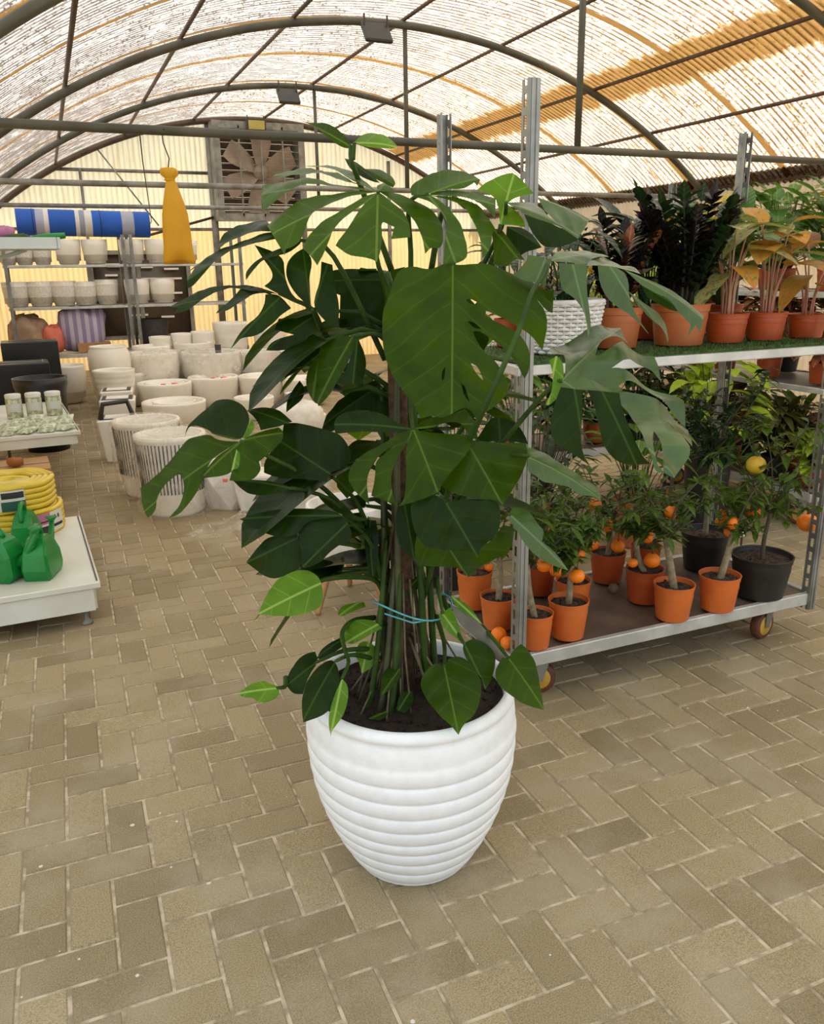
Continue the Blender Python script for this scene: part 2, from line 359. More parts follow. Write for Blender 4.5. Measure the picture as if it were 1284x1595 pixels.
M['raven_green'] = leafmat('deep_green_leaf', (.014, .034, .010), (.009, .022, .008), (.03, .06, .02), (.04, .10, .02), .12, .28, 60)
M['aglao_orange'] = leafmat('orange_patterned_leaf', (.60, .27, .03), (.46, .27, .04), (.52, .16, .08), (.60, .35, .06), .28, .38, 26, spots=((.16, .20, .05), 55, .58), edge=((.34, .33, .07), .034, .055))
M['aglao_green'] = leafmat('lime_patterned_leaf', (.33, .36, .10), (.40, .34, .12), (.50, .30, .16), (.40, .45, .10), .28, .38, 26, spots=((.09, .17, .04), 50, .52))
M['croton'] = leafmat('yellow_croton_leaf', (.62, .44, .04), (.38, .38, .05), (.75, .5, .08), (.7, .5, .05), .28, .35, 40)
M['broad'] = leafmat('broad_green_leaf', (.05, .14, .025), (.09, .19, .04), (.16, .26, .08), (.16, .36, .04), .25, .32, 30)
M['limeplant'] = leafmat('golden_lime_leaf', (.38, .50, .03), (.30, .42, .03), (.5, .6, .1), (.5, .65, .05), .3, .4, 40)
M['redleaf'] = leafmat('red_brown_leaf', (.24, .075, .035), (.14, .085, .03), (.36, .16, .09), (.36, .12, .04), .2, .4, 40)
M['olive'] = leafmat('olive_leaf', (.17, .14, .03), (.11, .12, .025), (.16, .16, .06), (.2, .2, .03), .22, .4, 40)
M['fern'] = leafmat('bright_bush_leaf', (.14, .26, .035), (.07, .15, .02), (.25, .35, .1), (.25, .40, .04), .25, .4, 40)

# ================================================================ the greenhouse
AX, AZ, AR = 3.35, -2.45, 6.22          # arch centre and radius
XL, XR = -.85, 7.42
def arch_z(x, r=AR): return AZ + sqrt(max(0, r * r - (x - AX) ** 2))
# pavers in herringbone, every paver a bevelled block in one floor mesh, sand in the joints
f = MB(); U = .103; ox, oy, th = 0.78831, 1.46813, -0.01520
ct, st = cos(th), sin(th); rr = random.Random(3)
def paver(i, j, a, b):
    cx, cy = (i + a / 2) * U, (j + b / 2) * U
    X = ox + cx * ct + cy * st; Y = oy + cx * st - cy * ct
    if not (-1.6 < X < 8.6 and .1 < Y < 14.3) or X > 1.35 * Y + 2.2: return
    hx, hy = a * U / 2 - .0030, b * U / 2 - .0030; bv = .0045; dz = rr.uniform(-.0012, .0006); tone = rr.uniform(.08, 1)
    tw = th + rr.uniform(-.008, .008); c2, s2 = cos(tw), sin(tw); vs = []
    tx, ty = rr.uniform(-.004, .004), rr.uniform(-.004, .004)
    for inset, z in ((0, -.02), (0, -.0048), (bv, 0)):
        for sx, sy in ((-1, -1), (1, -1), (1, 1), (-1, 1)):
            x, y = sx * (hx - inset), sy * (hy - inset)
            vs.append((X + x * c2 + y * s2, Y + x * s2 - y * c2, z + dz + tx * x + ty * y))
    fs = [(11, 10, 9, 8)] + [tuple(reversed((k, (k + 1) % 4, 4 + (k + 1) % 4, 4 + k))) for k in range(4)] + [tuple(reversed((4 + k, 4 + (k + 1) % 4, 8 + (k + 1) % 4, 8 + k))) for k in range(4)]
    f.add(vs, fs, tone=tone)
for m_ in range(-45, 90):
    for k in range(-150, 110):
        paver(k + 2 * m_, k - 2 * m_, 2, 1); paver(k + 2 * m_, k - 2 * m_ + 1, 1, 2)
f.build('floor', M['paver'], smooth=False, kind='structure', label='concrete pavers in a herringbone pattern')
g = MB(); g.add([(-6, -6, -.0042), (14, -6, -.0042), (14, 16, -.0042), (-6, 16, -.0042)], [(0, 1, 2, 3)]); g.build('floor_joints', M['sand'], smooth=False, kind='structure')

# corrugated roof, the corrugation running across the house
r = MB(); ny = int(14.2 / .076) * 6; y0, y1 = -.2, 14.0; na = 44
a0 = atan2(arch_z(XL) - AZ, XL - AX); a1 = atan2(arch_z(XR) - AZ, XR - AX)
vs = []; fs = []
for i in range(ny + 1):
    y = y0 + (y1 - y0) * i / ny; d = .009 * cos(2 * pi * y / .076)
    for j in range(na + 1):
        a = a0 + (a1 - a0) * j / na; R = AR + .03 + d
        vs.append((AX + R * cos(a), y, AZ + R * sin(a)))
for i in range(ny):
    for j in range(na): fs.append((i * (na + 1) + j, (i + 1) * (na + 1) + j, (i + 1) * (na + 1) + j + 1, i * (na + 1) + j + 1))
r.add(vs, fs); r.build('ceiling', M['roof'], kind='structure', label='arched roof of stained corrugated translucent sheet')
# end wall of vertical corrugated sheet
e = MB(); vs = []; fs = []; nx = int((XR - XL) / .0127)
for i in range(nx + 1):
    x = XL + (XR - XL) * i / nx; y = 14.0 + .010 * cos(2 * pi * x / .076)
    zt = arch_z(x, AR + .02); zs = [0, 2.085, 2.10, max(2.14, zt)]
    for q, z in enumerate(zs): vs.append((x, y - (.018 if q > 1 else 0), min(z, zt) if q > 1 else min(z, zt)))
for i in range(nx):
    for q in range(3): fs.append((i * 4 + q, (i + 1) * 4 + q, (i + 1) * 4 + q + 1, i * 4 + q + 1))
e.add(vs, fs); e.build('wall_back', M['endwall'], kind='structure', label='end wall of cream and yellow corrugated sheet')
TN = [0]
def trim(mb, mat, label=None):
    TN[0] += 1; return mb.build('trim_%d' % TN[0], mat, kind='structure', label=label)
HOOPS = [2.2, 5.25, 8.2, 11.2]
for k, y in enumerate(HOOPS):
    t = MB(); t.tube([(AX + (AR - .07) * cos(a0 + (a1 - a0) * j / 60), y, AZ + (AR - .07) * sin(a0 + (a1 - a0) * j / 60)) for j in range(61)], .036, 10); trim(t, M['pipe'], 'arched roof hoop')
t = MB(); t.tube([(AX + (AR - .05) * cos(a0 + (a1 - a0) * j / 60), 13.9, AZ + (AR - .05) * sin(a0 + (a1 - a0) * j / 60)) for j in range(61)], .045, 8); trim(t, M['rust'], 'brown hoop at the end wall')
for x in (.38, 1.38, 2.41, 3.5, 4.6, 5.73, 6.52):
    t = MB(); z = arch_z(x, AR - .015); t.tube([(x, .6, z), (x, 13.97, z)], .019, 8); trim(t, M['rust'], 'roof purlin')
for y, z in ((5.2, 2.225), (8.2, 2.215), (11.2, 2.235)):
    t = MB(); t.tube([(-1.0, y, z), (7.5, y, z)], .026, 10); trim(t, M['zinc_old'] if y > 6 else M['pipe'], 'horizontal tie bar')
    t = MB(); t.box((3.5, y + .002, (z + arch_z(3.5, AR - .09)) / 2), (.036, .03, arch_z(3.5, AR - .09) - z)); trim(t, M['pipe'], 'hanger of the tie bar')
# eave beam at the right, the gutter side and what closes it off
t = MB(); t.box((7.42, 7, 2.36), (.09, 14.2, .12)); t.box((7.36, 7, 2.43), (.16, 14.2, .02)); trim(t, M['rust'], 'eave beam at the right')
for y in (2.2, 8.2, 11.2, 13.9):
    t = MB(); t.box((7.42, y, 1.15), (.08, .08, 2.3)); trim(t, M['galv'], 'post under the eave beam')
w = MB(); vs = []; fs = []
for i in range(1101):
    y = .0 + 14 * i / 1100; x = 7.52 + .009 * cos(2 * pi * y / .076); vs += [(x, y, 0), (x, y, 2.3)]
for i in range(1100): fs.append((i * 2, i * 2 + 1, i * 2 + 3, i * 2 + 2))
w.add(vs, fs); w.build('wall_right', M['sidewall'], kind='structure', label='corrugated side wall at the right')
w = MB(); vs = []
for i in range(901):
    y = 3.2 + 10.8 * i / 900; x = -1.75 + .009 * cos(2 * pi * y / .076); vs += [(x, y, 0), (x, y, 2.05)]
w.add(vs, [(i * 2, i * 2 + 1, i * 2 + 3, i * 2 + 2) for i in range(900)]); w.build('wall_left', M['endwall'], kind='structure', label='corrugated side wall at the left')
t = MB(); t.box((-1.30, 8.6, 2.08), (.98, 10.8, .03)); trim(t, M['zinc_old'], 'gutter along the left eave')
# frame of the end wall
for x, w_, z1 in ((.70, .04, 2.95), (2.62, .10, 3.68), (4.08, .08, 3.6), (5.6, .05, 3.2)):
    t = MB(); t.box((x, 13.93, z1 / 2), (w_, .05, z1)); trim(t, M['zinc_old'], 'upright of the end wall')
for z, xa, xb in ((2.10, XL, XR), (2.93, .3, 2.6)):
    t = MB(); t.box(((xa + xb) / 2, 13.95, z), (xb - xa, .04, .045)); trim(t, M['zinc_old'], 'rail of the end wall')
t = MB(); t.tube([(1.55, 13.9, 2.0), (2.6, 13.9, 2.28)], .022, 6); trim(t, M['rust'])
t = MB(); t.tube([(.95, 13.9, 3.25), (1.75, 13.9, 2.15)], .012, 6); trim(t, M['zinc_old'])
# dark opening low in the end wall
t = MB(); t.box((1.40, 13.97, 1.12), (1.45, .03, 1.30)); wo = t.build('window_1', M['dark_glass'], kind='structure', label='dark window low in the end wall')
ORG[wo] = Vector((0, 0, 0))
t = MB()
for z in (.48, 1.76): t.box((1.40, 13.94, z), (1.53, .05, .06))
for x in (.66, 1.38, 2.14): t.box((x, 13.94, 1.12), (.06, .05, 1.3))
t.build('window_frame', M['zinc_old'], wo, smooth=False)
t = MB(); q = random.Random(5)  # white strips stand in for reflections, painted over the dark glass
for k in range(13):
    x = q.uniform(.8, 1.9); z = q.uniform(.55, 1.65); t.box((x, 13.935, z), (q.uniform(.15, .4), .02, .03))
t.build('window_reflection', M['white_gloss'], wo, smooth=False)

# extractor fan in the end wall
fc = Vector((3.33, 13.72, 2.93)); fan = thing('extractor_fan', (3.33, 13.72, 2.25), 'large square extractor fan with dusty brown blades in the end wall', 'fan')
t = MB()
for sx in (-1, 1): t.box((fc.x + sx * .66, 13.74, fc.z), (.10, .36, 1.42)); t.box((fc.x, 13.74, fc.z + sx * .66), (1.22, .36, .10))
t.build('fan_frame', M['zinc_old'], fan, smooth=False)
t = MB()
for k in range(13): t.box((fc.x, 13.86, fc.z - .60 + k * .10), (1.24, .014, .095), rx=radians(24))
t.build('shutter', M['louver'], fan, smooth=False)
for k in range(6):
    a = radians(25 + 60 * k); t = MB(); d = Vector((cos(a), 0, sin(a))); s_ = Vector((-sin(a), 0, cos(a)))
    vs = []
    for u, wd in ((.08, .07), (.25, .13), (.45, .17), (.60, .15)):
        for q_, yy in ((-1, .03), (0, 0), (1, -.05)): vs.append(fc + d * u + s_ * (q_ * wd) + Vector((0, yy - .06, 0)))
    t.add(vs, [(i * 3 + j, i * 3 + j + 1, i * 3 + 4 + j, i * 3 + 3 + j) for i in range(3) for j in range(2)]); t.build('fan_blade', M['fan_blade'], fan)
t = MB(); t.lathe([(0, -.06), (.09, -.06), (.11, -.02), (.11, .06), (0, .06)], (fc.x, 13.66, fc.z), 20, axis=(0, -1, 0)); t.build('hub', M['fan_blade'], fan)
t = MB()
for k in range(13): z = fc.z - .60 + k * .10; t.tube([(fc.x - .62, 13.56, z), (fc.x + .62, 13.56, z)], .004, 5)
for x in (-.32, .02, .36): t.box((fc.x + x, 13.57, fc.z), (.022, .02, 1.3))
t.build('guard', M['zinc_old'], fan, smooth=False)

# flood lights under the ridge
def floodlight(x, y, z, w_, label, fac, lens):
    o = thing('floodlight', (x, y, z), label, 'light', 'flood lights under the roof ridge'); t = MB()
    if fac: t.box((x, y, z), (w_, .06, w_ * .62), bev=.008)
    else: t.box((x, y, z), (w_, w_ * .85, .045), rx=radians(52), bev=.01)
    t.build('lamp_housing', M['lamp'], o, smooth=False); t = MB()
    if fac: t.box((x, y - .034, z), (w_ * .82, .012, w_ * .42))
    else: t.box((x, y - .022 , z - .016), (w_ * .8, w_ * .68, .010), rx=radians(52))
    t.build('lamp_glass', M[lens], o, smooth=False); zt = arch_z(x, AR - .05)
    for s_ in (-1, 1): t = MB(); t.box((x + s_ * w_ * .42, y + .02, (z + zt) / 2), (.012, .02, zt - z)); t.build('bracket', M['lamp'], o, smooth=False)
floodlight(3.13, 8.0, 3.56, .27, 'black flood light nearest the camera, under the middle roof hoop', 0, 'lamp')
floodlight(3.10, 11.0, 3.54, .27, 'smaller dark flood light further back, above the hanging rod', 0, 'lamp')
floodlight(3.27, 13.48, 3.58, .30, 'yellow faced lamp at the top of the end wall above the fan', 1, 'lampglass')

# ================================================================ the monstera in its pot
PX, PY = .708, 1.687
mon = thing('potted_monstera', (PX, PY, 0), 'tall split leaved climbing plant in a ribbed white pot standing alone in front', 'potted plant')
prof = [(0, 0), (.142, 0), (.150, .006)]
ribs = [(.151, .012), (.177, .058), (.199, .103), (.216, .145), (.228, .181), (.240, .223), (.248, .265), (.2535, .309), (.256, .353), (.2565, .398)]
for (ra, za), (rb, zb) in zip(ribs, ribs[1:]):
    for q in (.0, .06, .16, .32, .5, .68, .84, .94): 
        u = q; prof.append((ra + (rb - ra) * u + .0085 * sin(pi * min(1, u * 1.0)) ** .45 - .003, za + (zb - za) * u))
prof += [(.2565, .402), (.2575, .415), (.2560, .432), (.2515, .446), (.2490, .453), (.2510, .458), (.2555, .463), (.2560, .471), (.2530, .479), (.247, .4845), (.240, .487), (.233, .483), (.230, .470), (.228, .43), (.226, .38)]
t = MB(); t.lathe(prof, (PX, PY, 0), 96); t.build('pot', M['hero_pot'], mon)
t = MB(); rs = random.Random(2); rings = [(.228 * k / 12, .450) for k in range(13)]; t.lathe([(r_, z + rs.uniform(-.006, .006)) for r_, z in rings], (PX, PY, 0), 40)
for k in range(260): a = rs.uniform(0, 2 * pi); q = .215 * sqrt(rs.random()); s_ = rs.uniform(.003, .008); t.box((PX + q * cos(a), PY + q * sin(a), .453), (s_, s_, s_), rz=rs.uniform(0, 3), rx=rs.uniform(0, 3))
t.build('soil', M['soil'], mon, smooth=False)
t = MB(); t.tube([(PX + .0, PY + .03, .40), (PX - .002, PY + .035, .9), (PX - .004, PY + .04, 1.38)], [.024, .023, .021], 12); t.build('support_pole', M['pole'], mon)
for k, (dx, dy, tx, ty, h, r_) in enumerate([(-.05, -.03, -.02, .0, 1.36, .013), (.04, -.02, .015, .0, 1.40, .012), (.02, .06, .03, .05, 1.25, .013), (-.07, .02, -.05, .02, 1.05, .011), (.075, .0, .05, .01, 1.0, .012), (-.02, .08, -.03, .07, 1.2, .010), (-.11, -.05, -.04, -.01, .80, .011), (-.13, -.02, -.055, .0, .86, .010), (-.09, -.075, -.03, -.02, .78, .010)]):
    t = MB(); t.tube([(PX + dx + (tx - dx) * u ** .6, PY + dy + (ty - dy) * u ** .6, .42 + (h - .42) * u) for u in (0, .15, .3, .5, .75, 1)], [r_ * .78 * q for q in (1, 1, .95, .9, .8, .6)], 8); t.build('stem', M['greenstem'] if k % 3 else M['olive_stem'], mon)
t = MB(); q = random.Random(8)
for k in range(34):
    a = q.uniform(0, 2 * pi); r0 = q.uniform(.01, .04); r1 = q.uniform(.05, .18); h = q.uniform(.6, .95)
    t.tube([(PX + r0 * cos(a), PY + .02 + r0 * sin(a), h), (PX + r1 * .5 * cos(a + .2), PY + .02 + r1 * .5 * sin(a + .2), .42 + (h - .42) * .45), (PX + r1 * cos(a + .3), PY + r1 * sin(a + .3), .43)], [.0035, .003, .002], 5)
t.build('aerial_roots', M['root'], mon)
t = MB(); ring = []
for k in range(25):
    a = radians(150 + 260 * k / 24); ring.append((PX + .01 + .098 * cos(a), PY - .0 + .07 * sin(a), .685 + .015 * sin(a * 2 + 1) - .012 * cos(a)))
t.tube(ring, .0022, 6); t.tube([(PX - .075, PY - .03, .69), (PX - .02, PY - .07, .672), (PX + .01, PY - .066, .67)], .002, 6); t.build('twine', M['teal'], mon, label='teal twine tying the stems together')

def inside(p_, poly):
    x, y = p_; c = False; j = len(poly) - 1
    for i in range(len(poly)):
        if (poly[i][1] > y) != (poly[j][1] > y) and x < (poly[j][0] - poly[i][0]) * (y - poly[i][1]) / (poly[j][1] - poly[i][1]) + poly[i][0]: c = not c
        j = i
    return c
def rounded(poly, k=2):
    for _ in range(k):
        out = []; n = len(poly)
        for i in range(n):
            a, b, c = poly[i - 1], poly[i], poly[(i + 1) % n]
            u = Vector((b[0] - a[0], b[1] - a[1])); v = Vector((c[0] - b[0], c[1] - b[1]))
            ang = abs(u.angle_signed(v, 0)) if u.length > 1e-6 and v.length > 1e-6 else 0
            if ang > 1.15: out.append(b)
            else: out.append((b[0] + (a[0] - b[0]) * .25, b[1] + (a[1] - b[1]) * .25)); out.append((b[0] + (c[0] - b[0]) * .25, b[1] + (c[1] - b[1]) * .25))
        poly = out
    return poly
def leaf_patch(mb, o, ex, n, Ls, fold, vein, outline, holes):
    o, ex, n = Vector(o), Vector(ex), Vector(n); ey = n.cross(ex)
    poly = rounded([(x / 1000, y / 1000) for x, y in outline]); hs = [rounded([(x / 1000, y / 1000) for x, y in h]) for h in holes]
    pts = [Vector(q) for q in poly]; edges = [(i, (i + 1) % len(poly)) for i in range(len(poly))]
    for h in hs:
        b = len(pts); pts += [Vector(q) for q in h]; edges += [(b + i, b + (i + 1) % len(h)) for i in range(len(h))]
    xs = [q[0] for q in poly]; ys = [q[1] for q in poly]; st = max(.008, (max(xs) - min(xs)) / 26)
    y = min(ys); r_ = 0
    while y < max(ys):
        x = min(xs) + (st / 2 if r_ % 2 else 0)
        while x < max(xs):
            if inside((x, y), poly) and not any(inside((x, y), h) for h in hs) and min((x - q[0]) ** 2 + (y - q[1]) ** 2 for q in poly) > (st * .45) ** 2: pts.append(Vector((x, y)))
            x += st
        y += st * .87; r_ += 1
    x = 0.0
    while x < Ls: 
        if inside((x, 0), poly): pts.append(Vector((x, 0.0)))
        x += st
    V, E_, F, *_ = delaunay_2d_cdt(pts, edges, [], 0, 1e-6)
    fs = []
    for tri in F:
        c = (sum(V[i].x for i in tri) / len(tri), sum(V[i].y for i in tri) / len(tri))
        if inside(c, poly) and not any(inside(c, h) for h in hs): fs.append(tuple(tri))
    H = max(max(abs(q) for q in ys), .02); vs = []; uv = []
    for q in V:
        a = abs(q.y); u = q.x / max(Ls, .01)
        z = -fold * a - .10 * fold * a * a / H + fold * .6 * H * max(0, 1 - a / (.5 * H)) * .15
        z -= .28 * fold * Ls * max(0, u - .35) ** 2
        ph = (q.x - .6 * a) / (.055 if vein else .04)
        z += (.0030 if vein else .0010) * sin(2 * pi * ph) * min(1, a / .03)
        z += .055 * H * (sin(34 * q.x - 27 * q.y + 3 * o.x * 10) + .7 * sin(19 * q.x + 41 * q.y + o.z * 30)) * min(1, a / .03)
        z -= .13 * Ls * (u - .35) ** 2 * (.6 if vein else 1) * (1 if Ls < .3 else .6)
        vs.append(o + ex * q.x + ey * q.y + n * z); uv.append((q.x, q.y))
    mb.add(vs, fs, uv)
def curve3(P_, n=5):
    out = []; m = len(P_)
    for i in range(m - 1):
        p0, p1, p2, p3 = P_[max(i - 1, 0)], P_[i], P_[i + 1], P_[min(i + 2, m - 1)]
        for k in range(n):
            u = k / n
            out.append(tuple(.5 * (2 * p1[c] + (p2[c] - p0[c]) * u + (2 * p0[c] - 5 * p1[c] + 4 * p2[c] - p3[c]) * u * u + (3 * p1[c] - p0[c] - 3 * p2[c] + p3[c]) * u ** 3) for c in range(3)))
    out.append(P_[-1]); return out
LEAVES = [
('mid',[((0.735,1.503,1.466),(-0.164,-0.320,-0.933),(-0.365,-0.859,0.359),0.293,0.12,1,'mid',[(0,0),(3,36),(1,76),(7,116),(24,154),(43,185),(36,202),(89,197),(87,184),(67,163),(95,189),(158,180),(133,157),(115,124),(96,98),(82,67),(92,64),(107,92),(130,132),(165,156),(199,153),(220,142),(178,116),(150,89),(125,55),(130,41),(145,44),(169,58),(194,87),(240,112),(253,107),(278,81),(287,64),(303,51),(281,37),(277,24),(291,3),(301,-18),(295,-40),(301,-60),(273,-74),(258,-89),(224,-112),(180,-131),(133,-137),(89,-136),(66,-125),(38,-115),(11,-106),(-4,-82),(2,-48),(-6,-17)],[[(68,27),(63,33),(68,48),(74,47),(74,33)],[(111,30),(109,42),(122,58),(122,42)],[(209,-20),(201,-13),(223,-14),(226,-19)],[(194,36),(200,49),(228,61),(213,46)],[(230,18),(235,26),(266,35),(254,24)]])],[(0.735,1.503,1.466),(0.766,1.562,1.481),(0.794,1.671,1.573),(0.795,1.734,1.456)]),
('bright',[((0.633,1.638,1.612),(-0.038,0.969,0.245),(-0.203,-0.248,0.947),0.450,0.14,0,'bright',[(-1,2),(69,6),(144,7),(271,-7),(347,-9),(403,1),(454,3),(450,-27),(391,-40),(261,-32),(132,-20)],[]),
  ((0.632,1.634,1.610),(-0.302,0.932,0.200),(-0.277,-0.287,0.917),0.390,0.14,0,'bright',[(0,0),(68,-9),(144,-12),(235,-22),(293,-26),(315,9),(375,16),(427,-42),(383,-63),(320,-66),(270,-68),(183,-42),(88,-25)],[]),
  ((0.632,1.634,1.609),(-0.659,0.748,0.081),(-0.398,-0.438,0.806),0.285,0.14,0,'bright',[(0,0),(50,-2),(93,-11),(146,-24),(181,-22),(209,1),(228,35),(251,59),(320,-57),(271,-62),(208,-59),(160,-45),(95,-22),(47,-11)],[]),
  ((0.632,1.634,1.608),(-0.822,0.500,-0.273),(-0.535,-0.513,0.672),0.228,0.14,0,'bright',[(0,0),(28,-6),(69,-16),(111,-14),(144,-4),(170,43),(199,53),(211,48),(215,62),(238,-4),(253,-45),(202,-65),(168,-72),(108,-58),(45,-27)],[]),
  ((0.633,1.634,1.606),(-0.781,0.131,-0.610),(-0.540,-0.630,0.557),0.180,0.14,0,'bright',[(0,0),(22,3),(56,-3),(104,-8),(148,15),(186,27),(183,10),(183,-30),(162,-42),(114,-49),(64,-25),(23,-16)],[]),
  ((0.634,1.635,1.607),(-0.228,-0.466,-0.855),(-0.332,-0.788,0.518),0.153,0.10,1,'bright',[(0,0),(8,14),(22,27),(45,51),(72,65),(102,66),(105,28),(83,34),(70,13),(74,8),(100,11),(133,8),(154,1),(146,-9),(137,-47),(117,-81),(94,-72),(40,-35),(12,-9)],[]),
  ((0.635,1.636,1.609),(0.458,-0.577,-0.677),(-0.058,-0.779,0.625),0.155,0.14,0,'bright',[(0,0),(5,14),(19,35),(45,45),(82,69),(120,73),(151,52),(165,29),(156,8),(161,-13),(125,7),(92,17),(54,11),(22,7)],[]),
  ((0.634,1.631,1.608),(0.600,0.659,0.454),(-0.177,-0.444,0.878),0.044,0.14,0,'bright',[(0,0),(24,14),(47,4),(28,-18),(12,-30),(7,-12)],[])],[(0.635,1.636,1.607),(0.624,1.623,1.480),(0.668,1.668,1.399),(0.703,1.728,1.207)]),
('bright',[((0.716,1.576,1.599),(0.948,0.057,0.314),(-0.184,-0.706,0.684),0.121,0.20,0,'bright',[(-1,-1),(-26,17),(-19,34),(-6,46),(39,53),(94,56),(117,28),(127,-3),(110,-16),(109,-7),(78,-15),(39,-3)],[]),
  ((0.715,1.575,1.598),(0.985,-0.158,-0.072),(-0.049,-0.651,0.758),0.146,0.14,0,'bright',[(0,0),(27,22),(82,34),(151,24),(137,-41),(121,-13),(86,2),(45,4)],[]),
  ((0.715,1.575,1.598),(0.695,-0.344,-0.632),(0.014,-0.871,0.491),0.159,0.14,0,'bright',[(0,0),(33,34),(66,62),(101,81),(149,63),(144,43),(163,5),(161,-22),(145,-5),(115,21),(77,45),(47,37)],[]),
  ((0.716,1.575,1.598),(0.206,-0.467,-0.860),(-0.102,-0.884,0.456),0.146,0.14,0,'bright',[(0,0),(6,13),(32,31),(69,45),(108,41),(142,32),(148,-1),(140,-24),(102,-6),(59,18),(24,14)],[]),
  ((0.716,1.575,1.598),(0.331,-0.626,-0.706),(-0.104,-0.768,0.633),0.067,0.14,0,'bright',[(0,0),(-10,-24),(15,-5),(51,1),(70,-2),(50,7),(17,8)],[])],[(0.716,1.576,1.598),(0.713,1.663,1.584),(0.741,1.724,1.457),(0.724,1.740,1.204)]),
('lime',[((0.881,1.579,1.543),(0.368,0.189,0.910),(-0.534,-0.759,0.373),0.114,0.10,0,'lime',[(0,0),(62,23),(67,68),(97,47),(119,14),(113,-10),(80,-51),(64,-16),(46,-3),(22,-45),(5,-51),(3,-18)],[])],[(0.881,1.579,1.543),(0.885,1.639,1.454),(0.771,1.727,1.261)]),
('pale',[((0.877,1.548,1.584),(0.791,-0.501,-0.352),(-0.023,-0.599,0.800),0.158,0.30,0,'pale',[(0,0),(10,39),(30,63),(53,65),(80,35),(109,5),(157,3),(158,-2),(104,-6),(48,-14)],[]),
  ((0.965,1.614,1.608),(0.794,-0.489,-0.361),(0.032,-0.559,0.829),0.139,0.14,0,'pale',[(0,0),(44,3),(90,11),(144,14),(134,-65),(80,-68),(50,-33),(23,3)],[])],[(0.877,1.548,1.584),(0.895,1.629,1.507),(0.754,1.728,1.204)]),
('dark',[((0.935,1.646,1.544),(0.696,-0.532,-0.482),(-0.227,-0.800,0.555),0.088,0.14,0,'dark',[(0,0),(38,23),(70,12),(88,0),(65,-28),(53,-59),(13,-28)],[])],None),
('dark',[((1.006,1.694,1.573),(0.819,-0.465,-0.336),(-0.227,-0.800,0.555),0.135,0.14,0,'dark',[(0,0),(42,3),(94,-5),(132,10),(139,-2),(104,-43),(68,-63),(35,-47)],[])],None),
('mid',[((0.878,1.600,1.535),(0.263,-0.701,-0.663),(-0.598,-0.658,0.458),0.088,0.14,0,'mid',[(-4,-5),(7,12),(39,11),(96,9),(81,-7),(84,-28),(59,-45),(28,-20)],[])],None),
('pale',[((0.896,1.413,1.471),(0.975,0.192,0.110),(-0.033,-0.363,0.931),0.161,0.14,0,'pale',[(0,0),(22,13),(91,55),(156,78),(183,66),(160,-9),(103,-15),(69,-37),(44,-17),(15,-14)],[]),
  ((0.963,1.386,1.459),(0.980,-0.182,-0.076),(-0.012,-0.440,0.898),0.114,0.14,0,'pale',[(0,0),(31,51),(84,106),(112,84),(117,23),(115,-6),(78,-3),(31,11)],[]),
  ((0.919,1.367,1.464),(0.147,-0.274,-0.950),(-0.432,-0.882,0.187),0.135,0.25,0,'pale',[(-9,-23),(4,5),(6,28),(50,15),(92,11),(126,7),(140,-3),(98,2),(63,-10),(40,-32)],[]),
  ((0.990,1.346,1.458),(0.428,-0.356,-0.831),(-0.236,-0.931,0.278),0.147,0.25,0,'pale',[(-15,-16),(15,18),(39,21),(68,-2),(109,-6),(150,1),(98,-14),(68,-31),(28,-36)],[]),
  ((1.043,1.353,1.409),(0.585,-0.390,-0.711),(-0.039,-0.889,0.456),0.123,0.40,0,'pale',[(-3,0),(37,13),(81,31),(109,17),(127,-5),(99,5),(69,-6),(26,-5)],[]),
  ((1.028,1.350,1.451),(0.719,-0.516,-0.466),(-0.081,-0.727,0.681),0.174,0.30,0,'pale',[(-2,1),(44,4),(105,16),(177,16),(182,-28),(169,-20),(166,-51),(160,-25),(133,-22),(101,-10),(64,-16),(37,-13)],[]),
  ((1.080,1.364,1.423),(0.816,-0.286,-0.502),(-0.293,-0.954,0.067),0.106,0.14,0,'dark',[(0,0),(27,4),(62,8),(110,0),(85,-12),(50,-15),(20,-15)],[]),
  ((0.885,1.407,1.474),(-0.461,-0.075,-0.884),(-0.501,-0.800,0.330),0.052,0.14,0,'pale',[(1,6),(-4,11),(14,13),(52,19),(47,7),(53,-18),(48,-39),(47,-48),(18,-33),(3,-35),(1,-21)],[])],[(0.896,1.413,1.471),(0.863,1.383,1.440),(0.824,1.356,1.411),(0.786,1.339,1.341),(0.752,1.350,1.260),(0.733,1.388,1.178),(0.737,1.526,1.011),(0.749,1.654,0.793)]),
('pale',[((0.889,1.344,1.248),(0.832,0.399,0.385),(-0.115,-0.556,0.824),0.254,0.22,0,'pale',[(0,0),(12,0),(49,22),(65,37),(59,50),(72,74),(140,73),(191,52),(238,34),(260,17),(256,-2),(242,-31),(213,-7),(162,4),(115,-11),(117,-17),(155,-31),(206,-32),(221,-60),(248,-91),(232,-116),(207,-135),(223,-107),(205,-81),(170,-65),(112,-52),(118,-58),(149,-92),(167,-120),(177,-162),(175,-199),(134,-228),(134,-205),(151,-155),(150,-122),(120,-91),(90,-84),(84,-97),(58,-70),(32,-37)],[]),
  ((0.891,1.345,1.249),(0.508,-0.665,-0.547),(-0.119,-0.684,0.720),0.275,0.26,0,'pale',[(0,0),(32,37),(64,65),(90,93),(124,116),(161,155),(192,151),(234,165),(254,124),(264,96),(232,104),(195,117),(175,113),(207,119),(239,101),(272,81),(276,31),(278,-4),(257,-10),(226,31),(191,59),(198,35),(215,9),(239,-10),(259,-9),(246,-19),(222,-8),(185,11),(151,56),(119,69),(97,61),(47,15),(12,-17)],[]),
